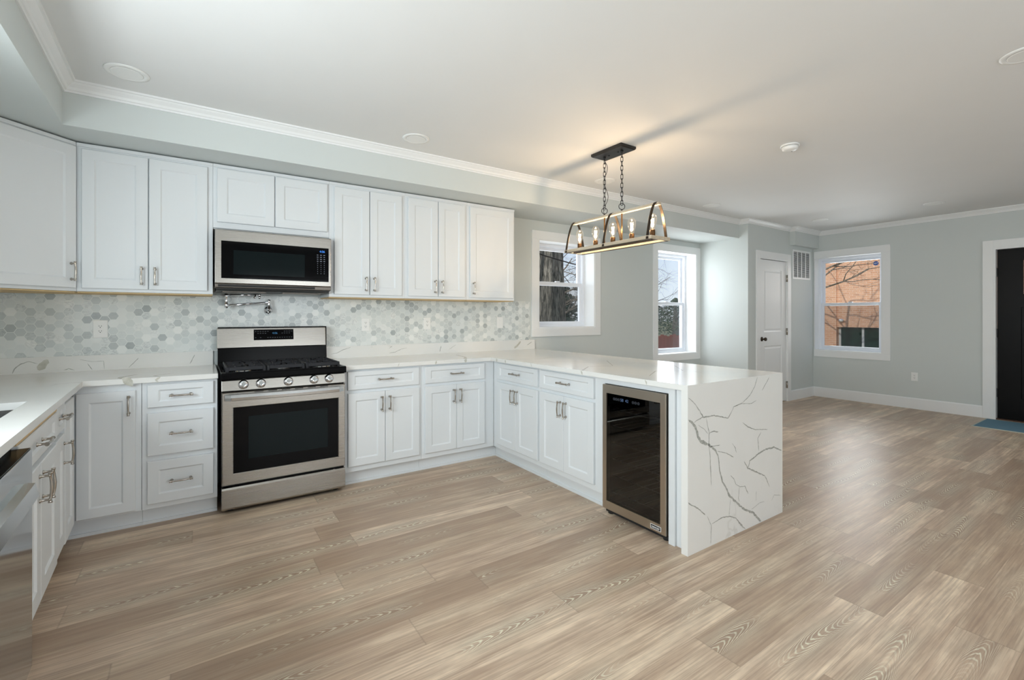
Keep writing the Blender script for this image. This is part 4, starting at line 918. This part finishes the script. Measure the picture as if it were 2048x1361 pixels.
m = MB(); m.box((CX + .03, CY0 + .005, .012), (CX + .06, CY1 - .005, .039)); m.build('kick_grille', 'rubber', t, True)

# ------------------------------------------------------------------ pot filler
WY = BACK_Y - 0.011
t = thing('pot_filler', (0.457, WY, 1.335), 0, 'folded chrome pot filler tap on the tiled wall above the range', 'pot filler')
m = MB(); m.lathe((0.457, WY, 1.335), [(.030, 0), (.030, -.006), (.022, -.010), (.013, -.014), (.013, -.06)], 24, 'Y'); m.build('wall_flange', 'chrome', t, True)
m = MB(); m.lathe((0.457, WY - .06, 1.335), [(.015, -.018), (.015, .012), (.011, .016), (.010, .062), (.012, .066), (.012, .078), (.006, .082)], 18); m.tube([(0.457, WY - .075, 1.335), (0.447, WY - .11, 1.330), (.447, WY - .112, 1.300)], [.006, .005, .004], 10); m.build('valve', 'chrome', t, True)
m = MB(); m.tube([(0.457, WY - .06, 1.393), (0.168, WY - .085, 1.366)], .0075, 12); m.build('lower_arm', 'chrome', t, True)
m = MB(); m.lathe((0.166, WY - .086, 1.345), [(.006, 0), (.012, .004), (.012, .034), (.010, .038), (.010, .082), (.013, .086), (.013, .108), (.006, .112)], 18); m.build('elbow', 'chrome', t, True)
m = MB(); m.tube([(0.166, WY - .086, 1.443), (0.375, WY - .150, 1.449)], .0075, 12); m.build('upper_arm', 'chrome', t, True)
m = MB(); m.lathe((0.382, WY - .152, 1.449), [(.010, -.012), (.010, .004), (.006, .006)], 16); m.tube([(0.355, WY - .145, 1.449), (.352, WY - .175, 1.437), (.345, WY - .185, 1.425)], [.007, .006, .008], 10)
m.tube([(0.382, WY - .152, 1.440), (.382, WY - .152, 1.418)], [.010, .008], 12); m.build('spout', 'chrome', t, True)

# ------------------------------------------------------------------ outlets, switch
def outlet(loc, rz, label, w=.072, h=.116, kind='outlet', grp='wall outlets'):
    name = 'wall_outlet' if kind == 'outlet' else 'light_switch'
    t = thing(name, loc, rz, label, 'outlet' if kind == 'outlet' else 'light switch', grp)
    R = lambda i, y: [(-w/2 + i, y, -h/2 + i), (w/2 - i, y, -h/2 + i), (w/2 - i, y, h/2 - i), (-w/2 + i, y, h/2 - i)]
    MB().loops([R(0, -.0005), R(0, -.004), R(.003, -.006)], True, True).build('plate', 'plastic', t)
    if kind == 'outlet':
        f = MB().box((-.0165, -.0075, -.033), (.0165, -.0062, .033)).build('face', 'plastic', t, bevel=.0008)
        s = MB()
        for z in (-.017, .017):
            s.box((-.0075, -.0079, z), (-.0052, -.0076, z + .008)); s.box((.0052, -.0079, z), (.0075, -.0076, z + .008)); s.lathe((0, -.0076, z - .006), [(.0028, 0), (.0028, -.0003)], 10, 'Y')
        s.build('slots', 'dark', f)
    else:
        for x in ((-.022, .022) if w > .1 else (0,)):
            MB().prism([(-.0062, -.033), (-.0066, -.033), (-.0095, .033), (-.0062, .033)], x - .0165, x + .0165, 0, 'X').build('rocker', 'plastic', t, bevel=.0006)
    return t
TY = BACK_Y - .0101
outlet((-0.568, TY, 1.196), 0, 'white double socket outlet on the tiles left of the range', .078, .122)
outlet((1.243, TY, 1.206), 0, 'white socket outlet on the tiles nearest the right side of the range')
outlet((1.841, TY, 1.212), 0, 'white socket outlet on the tiles between another outlet and the switch')
outlet((2.684, TY, 1.213), 0, 'white rocker light switch at the right end of the tiles', .078, .120, 'switch', None)
outlet((RIGHT_X - .0001, 2.203, 0.444), -PI/2, 'white socket outlet low on the living room wall', grp=None)

# ------------------------------------------------------------------ ceiling fittings
def downlight(x, y, label):
    t = thing('recessed_light', (x, y, CEIL), 0, label, 'ceiling light', 'recessed ceiling lights')
    MB().lathe((0, 0, 0), [(.070, -.001), (.074, -.008), (.098, -.005), (.101, -.0005)], 36).build('trim_ring', 'plastic', t)
    MB().lathe((0, 0, 0), [(.068, -.0086), (.0715, -.0075), (.0715, -.001)], 32).build('lens', 'plastic', t); return t
k_ = .982
downlight(-0.339 * k_, 3.352 * k_, 'round white ceiling light in the corner above the diagonal cabinet')
downlight(1.375 * k_, 3.36 * k_, 'round white ceiling light above the wall cabinets right of the microwave')
downlight(3.39 * k_, 3.352 * k_, 'round white ceiling light seen behind the pendant chains')
downlight(5.23 * k_, 3.361 * k_, 'round white ceiling light by the crown in front of the second window')
downlight(7.296 * k_, 3.009 * k_, 'round white ceiling light outside the closet near the bulkhead')
downlight(7.372 * k_, 1.796 * k_, 'round white ceiling light along the wall of the front door')
downlight(3.56 * k_, 0.50 * k_, 'round white ceiling light cut by the right edge')
t = thing('smoke_detector', (3.899 * k_, 1.823 * k_, CEIL), 0, 'round white smoke detector on the ceiling right of the pendant', 'smoke detector')
MB().lathe((0, 0, 0), [(.066, -.001), (.068, -.012), (.062, -.014)][::-1], 32).build('base', 'plastic', t)
MB().lathe((0, 0, 0), [(.010, -.046), (.042, -.044), (.054, -.036), (.058, -.016)], 32).build('cover', 'plastic', t)
MB().lathe((.030, 0, -.044), [(.004, -.002), (.005, .003)], 10).build('test_button', 'dark', t)

# ------------------------------------------------------------------ return-air grille, door mat, window sticker
t = thing('air_vent', (7.80, CY, 2.08), 0, 'white louvred return-air vent on the closet wall right of the door', 'air vent')
vw, vh = .285, .225
m = MB()
for a, b_ in (((-vw, -.008, -vh), (-vw + .028, 0, vh)), ((vw - .028, -.008, -vh), (vw, 0, vh)), ((-vw + .028, -.008, vh - .028), (vw - .028, 0, vh)), ((-vw + .028, -.008, -vh), (vw - .028, 0, -vh + .028))): m.box(a, b_)
m.build('frame', 'trim', t, bevel=.002)
m = MB()
for k in (-.5, 0, .5): m.box((k * (vw - .028) - .008, -.007, -vh + .028), (k * (vw - .028) + .008, -.0005, vh - .028))
m.build('mullions', 'trim', t)
m = MB()
for k in range(24):
    z = -vh + .036 + k * (2 * vh - .072) / 23; m.add([(-vw + .028, -.006, z - .004), (vw - .028, -.006, z - .004), (vw - .028, -.0008, z + .005), (-vw + .028, -.0008, z + .005)], [(0, 1, 2, 3)])
m.build('louvres', 'trim', t)
MB().box((-vw + .028, -.0006, -vh + .028), (vw - .028, -.0002, vh - .028)).build('backing', 'dark', t)

t = thing('door_mat', (7.78, 1.0, 0), 0, 'blue flat-woven mat lying in front of the black door', 'mat')
m = MB(); m.box((7.47, 0.42, 0.0005), (8.12, 1.475, 0.008)); m.build('pile', 'mat', t, True, bevel=.003)
m = MB()
for a, b_ in (((7.455, .405), (7.47, 1.49)), ((8.12, .405), (8.135, 1.49)), ((7.47, .405), (8.12, .42)), ((7.47, 1.475), (8.12, 1.49))): m.box((a[0], a[1], .0005), (b_[0], b_[1], .007))
m.build('edge_binding', 'matedge', t, True)

t = thing('window_sticker', (RIGHT_X + .171, 2.70, 2.072), 0, 'small blue octagonal sticker at the top right of the living room window', 'sticker')
m = MB(); r_ = .033; m.prism([(r_ * 1.1 * math.cos(PI/8 + k * PI/4), r_ * math.sin(PI/8 + k * PI/4)) for k in range(8)], -.001, 0, 0, 'X'); st = m.build('badge', 'sticker', t)
text_mesh('ADT', 'lettering', 0.030, 'plastic', st, (-.0015, 0, 0), (PI/2, 0, -PI/2), .0002)

# ------------------------------------------------------------------ linear pendant with five filament bulbs
PXc, PY0, PY1 = 2.775, 2.185, 3.135
ZR0, ZR1, ZB0, ZB1 = 1.838, 1.866, 2.098, 2.118
t = thing('pendant_light', (PXc, (PY0 + PY1) / 2, CEIL), 0, 'long pendant light with bronze hoops and five filament bulbs over the peninsula', 'pendant light')
def chamfer_plate(x, y, hx, hy, z0, z1):
    m = MB(); R = lambda i, z: [(x - hx + i, y - hy + i, z), (x + hx - i, y - hy + i, z), (x + hx - i, y + hy - i, z), (x - hx + i, y + hy - i, z)]
    m.loops([R(.008, z0), R(0, z0 + .008), R(0, z1)], True, True); return m
plate = chamfer_plate(PXc, 2.655, .085, .165, CEIL - .026, CEIL - .0005).build('ceiling_plate', 'blackm', t, True)
for y in (2.60, 2.70):
    m = MB(); m.lathe((PXc, y, CEIL - .026), [(.004, -.006), (.007, -.004), (.007, 0)], 10); m.build('screw', 'blackm', plate, True)
CHY = (2.750, 2.560)
for cy_ in CHY:
    m = MB(); m.lathe((PXc, cy_, CEIL - .026), [(.003, -.020), (.009, -.016), (.012, 0)], 12); m.build('hook', 'blackm', plate, True)
    m = MB(); z = CEIL - .040; L = .043; k = 0
    while z - L > 2.152:
        pts = [(0.0095 * math.cos(a), 0, (L/2 - .0095) * (1 if math.sin(a) >= 0 else -1) + .0095 * math.sin(a)) for a in [2 * PI * (i + .5) / 14 for i in range(14)]]
        ang = k * PI/2 + .35
        m.tube([(PXc + p[0] * math.cos(ang), cy_ + p[0] * math.sin(ang), z - L/2 + p[2]) for p in pts], .0025, 6, closed=True); z -= L - .0085; k += 1
    ch = m.build('chain', 'blackm', t, True)
    m = MB(); zc_ = 2.155; m.tube([(PXc + .024 * math.cos(a) * .83, cy_ - .024 * math.cos(a) * .55, zc_ + .024 * math.sin(a)) for a in [2 * PI * i / 22 for i in range(22)]], .0028, 8, closed=True)
    m.lathe((PXc, cy_, ZB1), [(.010, 0), (.010, .004), (.006, .008), (.006, .015)], 12); m.build('ring', 'blackm', t, True)
m = MB(); pts = []
for i in range(40):
    f = i / 39; zz = CEIL - .028 - f * (CEIL - .028 - 2.135); s_ = math.sin(PI * f)
    pts.append((PXc + (.018 * math.sin(f * 11) + .010 * s_) * min(1, s_ * 2.5), CHY[0] - .012 * s_ + .006 * math.cos(f * 13), zz))
m.tube(pts, .0024, 6); m.build('cord', 'blackm', t, True)
m = MB(); m.box((PXc - .017, PY0 + .01, ZB0), (PXc + .017, PY1 - .01, ZB1)); m.build('top_bar', 'wwood', t, True, bevel=.002)
for sx in (-1, 1):
    m = MB(); m.box((PXc + sx * .096 - .011, PY0, ZR0 + .003), (PXc + sx * .096 + .011, PY1, ZR1)); m.build('side_rail', 'wwood', t, True, bevel=.002)
for y in (PY0 + .011, PY1 - .011):
    m = MB(); m.box((PXc - .085, y - .011, ZR0 + .003), (PXc + .085, y + .011, ZR1)); m.build('end_rail', 'wwood', t, True, bevel=.002)
m = MB(); m.box((PXc - .100, PY0 + .012, ZR0), (PXc - .080, PY1 - .012, ZR0 + .0029)); m.box((PXc + .080, PY0 + .012, ZR0), (PXc + .100, PY1 - .012, ZR0 + .0029)); m.build('rail_shade_strip', 'bronze', t, True)  # dark strips added under the rails to stand for their shaded undersides
m = MB(); m.box((PXc - .016, PY0 + .022, ZR0 + .006), (PXc + .016, PY1 - .022, ZR0 + .018)); m.build('socket_bar', 'bronze', t, True)
for yc_ in (PY0 + .035, 2.660, PY1 - .025):
    prof = []
    for k in range(25):
        f = -1 + 2 * k / 24; hgt = 1 - abs(f) ** 2.2
        prof.append((PXc + .1085 * f, ZR0 + .004 + (ZB1 + .003 - ZR0 - .004) * hgt))
    m = MB(); rr = []
    for i, (x, z) in enumerate(prof):
        p, q_ = prof[max(0, i - 1)], prof[min(24, i + 1)]; d = Vector((q_[0] - p[0], q_[1] - p[1])).normalized(); nx, nz = -d.y * .002, d.x * .002
        rr.append([(x - nx, yc_ - .011, z - nz), (x - nx, yc_ + .011, z - nz), (x + nx, yc_ + .011, z + nz), (x + nx, yc_ - .011, z + nz)])
    m.loops(rr, True, True); m.build('hoop', 'bronze', t, True)
for cy_ in CHY:
    m = MB(); m.tube([(PXc, cy_, ZR0 + .010), (PXc, cy_, ZB0)], .0055, 10); m.build('rod', 'brass', t, True)
for y in (3.051, 2.854, 2.656, 2.458, 2.260):
    m = MB(); m.lathe((PXc, y, ZR0 + .018), [(.008, 0), (.008, .024), (.0195, .026), (.0195, .066), (.016, .069)], 20); so = m.build('socket', 'socket', t, True)
    m = MB(); z0 = ZR0 + .086; m.lathe((PXc, y, z0), [(.0145, 0), (.016, .010), (.022, .030), (.030, .060), (.0325, .078), (.031, .094), (.024, .110), (.012, .120), (.003, .123)], 24)
    bl = m.build('bulb', 'bulb', t, True)
    bl.visible_shadow = True
    m = MB()
    for k in range(4):
        a = k * PI/2 + .4; m.tube([(PXc + .006 * math.cos(a), y + .006 * math.sin(a), z0 + .025), (PXc + .011 * math.cos(a), y + .011 * math.sin(a), z0 + .085)], .0010, 6)
    m.build('filament', 'filament', bl, True)
    l = bpy.data.lights.new('bulb_light', 'POINT'); l.energy = 6.6; l.color = (1.0, 0.72, 0.44); l.shadow_soft_size = .018
    lo = bpy.data.objects.new('bulb_light', l); COL.objects.link(lo); lo.parent = t; lo.location = Vector((PXc, y, z0 + .055)) - t.location

# ------------------------------------------------------------------ outside
GZ = -0.55
b = MB(); b.box((-60, 4.46, GZ - .1), (8.45, 120, GZ)); b.box((8.45, -60, GZ - .1), (120, 120, GZ)); g = b.build('ground', 'grass'); g['kind'] = 'structure'
def big_trunk(name, x, y, r, h, label):
    t = thing(name, (x, y, GZ), 0, label, 'tree'); m = MB(); rnd = random.Random(4); n = 140; rings = []
    ph = [rnd.uniform(0, 6.28) for _ in range(8)]
    for k in range(60):
        z = h * k / 59; ring = []
        for i in range(n):
            a = 2 * PI * i / n
            rr = r * (1 + .30 * math.exp(-z * 1.6)) * (1 - .02 * z) + .045 * math.sin(11 * a + ph[0] + .7 * math.sin(z * 1.3)) + .034 * math.sin(19 * a + ph[1] + 1.1 * math.sin(z * 2.1 + ph[2])) + .016 * math.sin(31 * a + ph[3] + 1.6 * math.sin(z * 3.3))
            ring.append((rr * math.cos(a), rr * math.sin(a), z))
        rings.append(ring)
    m.loops(rings, True, True, 0, True); m.build('trunk', 'bark', t); return t
tr = big_trunk('tree', 5.97, 8.0, .60, 7.0, 'huge furrowed tree trunk filling the kitchen window')
def branches(mb, p, d, L, r, depth, rnd, spread=.55, droop=0.0):
    pts = [p]; q = Vector(p); dd = Vector(d).normalized(); n = 5; rad = [r]
    for k in range(n):
        dd = (dd + Vector((rnd.gauss(0, .13), rnd.gauss(0, .13), rnd.gauss(0, .10) - droop))).normalized(); q = q + dd * L / n; pts.append(q.copy()); rad.append(r * (1 - .55 * (k + 1) / n))
    mb.tube(pts, rad, 6 if r > .02 else 4)
    if depth <= 0: return
    for k in range(rnd.randint(3, 4)):
        i = rnd.randint(2, n); a = Vector((rnd.gauss(0, 1), rnd.gauss(0, 1), rnd.gauss(0, .8))); a = (a - a.project(dd)).normalized()
        branches(mb, pts[i], dd + a * rnd.uniform(spread, spread * 2), L * rnd.uniform(.55, .8), rad[i] * rnd.uniform(.5, .75), depth - 1, rnd, spread, droop)
def bare_tree(x, y, h, r, lean, seed, label, mat='twig', depth=4, n0=5, grp=None, zb=0.35):
    t = thing('bare_tree', (x, y, GZ), 0, label, 'tree', grp); rnd = random.Random(seed)
    m = MB(); pts = [(0, 0, 0)]; q = Vector((0, 0, 0))
    for k in range(6): q = q + Vector((lean[0] * h / 6 + rnd.gauss(0, .05), lean[1] * h / 6 + rnd.gauss(0, .05), h / 6)); pts.append(tuple(q))
    rad = [r * (1 - .65 * k / 6) for k in range(7)]; m.tube(pts, rad, 10); m.build('trunk', mat, t)
    m = MB()
    for k in range(n0):
        f = zb + (1 - zb) * k / max(1, n0 - 1); i = min(5, int(f * 6)); P = Vector(pts[i]).lerp(Vector(pts[i + 1]), f * 6 - i if f < 1 else 1); a = rnd.uniform(0, 2 * PI)
        branches(m, P, (math.cos(a), math.sin(a), .45), h * rnd.uniform(.32, .5), rad[i] * .5, depth, rnd)
    m.build('branches', mat, t); return t
bare_tree(10.6, 13.1, 4.2, .12, (.02, 0), 21, 'pale bare tree just right of the big trunk outside', 'palebark', 3, 14)
bare_tree(13.4, 12.2, 5.2, .18, (-.03, 0), 11, 'gnarled bare tree seen through the tall window by the closet', 'twig', 4, 10, zb=.2)
bare_tree(15.6, 7.0, 4.6, .10, (0, -.10), 31, 'bare tree whose twigs cross the brick building', 'palebark', 4, 13, zb=.30)
def evergreen(x, y, h, r, seed, label, mat, grp='evergreens beyond the garden'):
    t = thing('evergreen_tree', (x, y, GZ), 0, label, 'tree', grp); rnd = random.Random(seed)
    MB().tube([(0, 0, 0), (0, 0, h * .9)], [r * .09, r * .03], 8).build('trunk', 'twig', t)
    m = MB()
    for k in range(2600):
        f = rnd.random() ** .8; z = h * (.06 + .94 * f); R_ = r * (1 - f) ** .8 * math.sqrt(rnd.random()) * (1 + .25 * math.sin(f * 40)); a = rnd.uniform(0, 2 * PI); c_ = Vector((R_ * math.cos(a), R_ * math.sin(a), z)); s_ = h * .035 * rnd.uniform(.5, 1.3)
        u_ = Vector((rnd.gauss(0, 1), rnd.gauss(0, 1), rnd.gauss(0, .5))).normalized(); v_ = u_.cross(Vector((rnd.gauss(0, 1), rnd.gauss(0, 1), rnd.gauss(0, 1)))).normalized()
        m.add([c_ + u_ * s_, c_ + v_ * s_ * .5, c_ - u_ * s_ * .6, c_ - v_ * s_ * .5], [(0, 1, 2, 3)])
    m.build('foliage', mat, t); return t
evergreen(19.5, 23.5, 4.4, 2.2, 1, 'low dark evergreen low beside the trunk in the kitchen window', 'leafd')
evergreen(25.5, 31.5, 6.2, 2.9, 2, 'grey-green evergreen standing farther back beside the big trunk', 'leaf')
evergreen(33.0, 24.5, 3.3, 3.4, 3, 'evergreen on the skyline through the tall window, left of its pair', 'leaf')
evergreen(37.5, 30.5, 3.2, 3.6, 5, 'evergreen on the skyline through the tall window, behind the gnarled tree', 'leafd')
# board fence beyond the second window
t = thing('garden_fence', (13, 9.4, GZ), 0, 'red-brown board fence low in the tall window', 'fence')
m = MB()
for k in range(60):
    x = -4.5 + k * .15; m.box((x, 0, 0), (x + .14, .025, 1.22 + .03 * math.sin(k * 1.7)))
m.build('boards', 'fence', t)
m = MB()
for z in (.3, .95): m.box((-4.5, .025, z), (4.5, .07, z + .09))
m.build('rail', 'fence', t)
t = thing('utility_cable', (0.85, 4.44, 2.86), 0, 'black overhead cable crossing the big tree trunk', 'cable')
m = MB(); m.tube([(0.85, 4.44, 2.86), (3.1, 5.67, 2.52), (5.4, 6.9, 2.42), (6.7, 7.6, 2.416), (9.0, 8.84, 2.5), (12.0, 10.45, 2.75)], .013, 6); m.build('wire', 'rubber', t, True)
# brick building across the street
BXF = 20.0
t = thing('brick_building', (BXF, 6, GZ), 0, 'orange brick building with ribbon windows across the street', 'building')
m = MB(); H = 9.0; y0, y1 = -8.0, 12.0; wz0, wz1 = -.35, .86; wy0, wy1 = -6.0, 7.69     # ribbon window opening (world heights and y)
def bb(a, b_): m.box(a, b_)
bb((BXF, wy1, GZ), (BXF + .5, y1, H)); bb((BXF + .06, wy0, wz1), (BXF + .5, wy1, H)); bb((BXF + .06, wy0, GZ), (BXF + .5, wy1, wz0)); bb((BXF, y0, GZ), (BXF + .5, wy0, H)); bb((BXF + .5, y0, GZ), (BXF + 8, y1, H))
m.build('wall', 'brick', t, True)
m = MB(); yy = wy0; n = 0
panes = []
while yy < wy1 - .05:
    m.box((BXF + .22, yy, wz0), (BXF + .30, yy + .07, wz1)); panes.append((yy + .07, min(yy + .92, wy1))); yy += .92
m.box((BXF + .22, wy1 - .07, wz0), (BXF + .30, wy1, wz1)); m.box((BXF + .22, wy0, wz0), (BXF + .30, wy1, wz0 + .08)); wf_ = m.build('window_frame', 'mullion', t, True)
for a, b_ in panes:
    m = MB(); m.box((BXF + .27, a, wz0 + .08), (BXF + .29, b_, wz1)); m.build('pane', 'wgreen', wf_, True)
m = MB(); m.ball((BXF - .03, 7.52, 1.12), .08, 14, 0, .8); m.build('wall_lamp', 'plastic', t, True)

b = MB(); b.box((-9.0, -5.0, GZ), (-5.0, 5.2, 6.0)); struct('sun_blocker', b, 'siding')  # unseen box added to keep the sun out of the sink window
# ------------------------------------------------------------------ upper storey over the room, so that no sky shows above the ceiling
b = MB(); b.box((-2.3, FRONT_Y - .3, CEIL + .16), (8.5, 4.5, 5.4)); struct('house_upper_storey', b, 'siding')
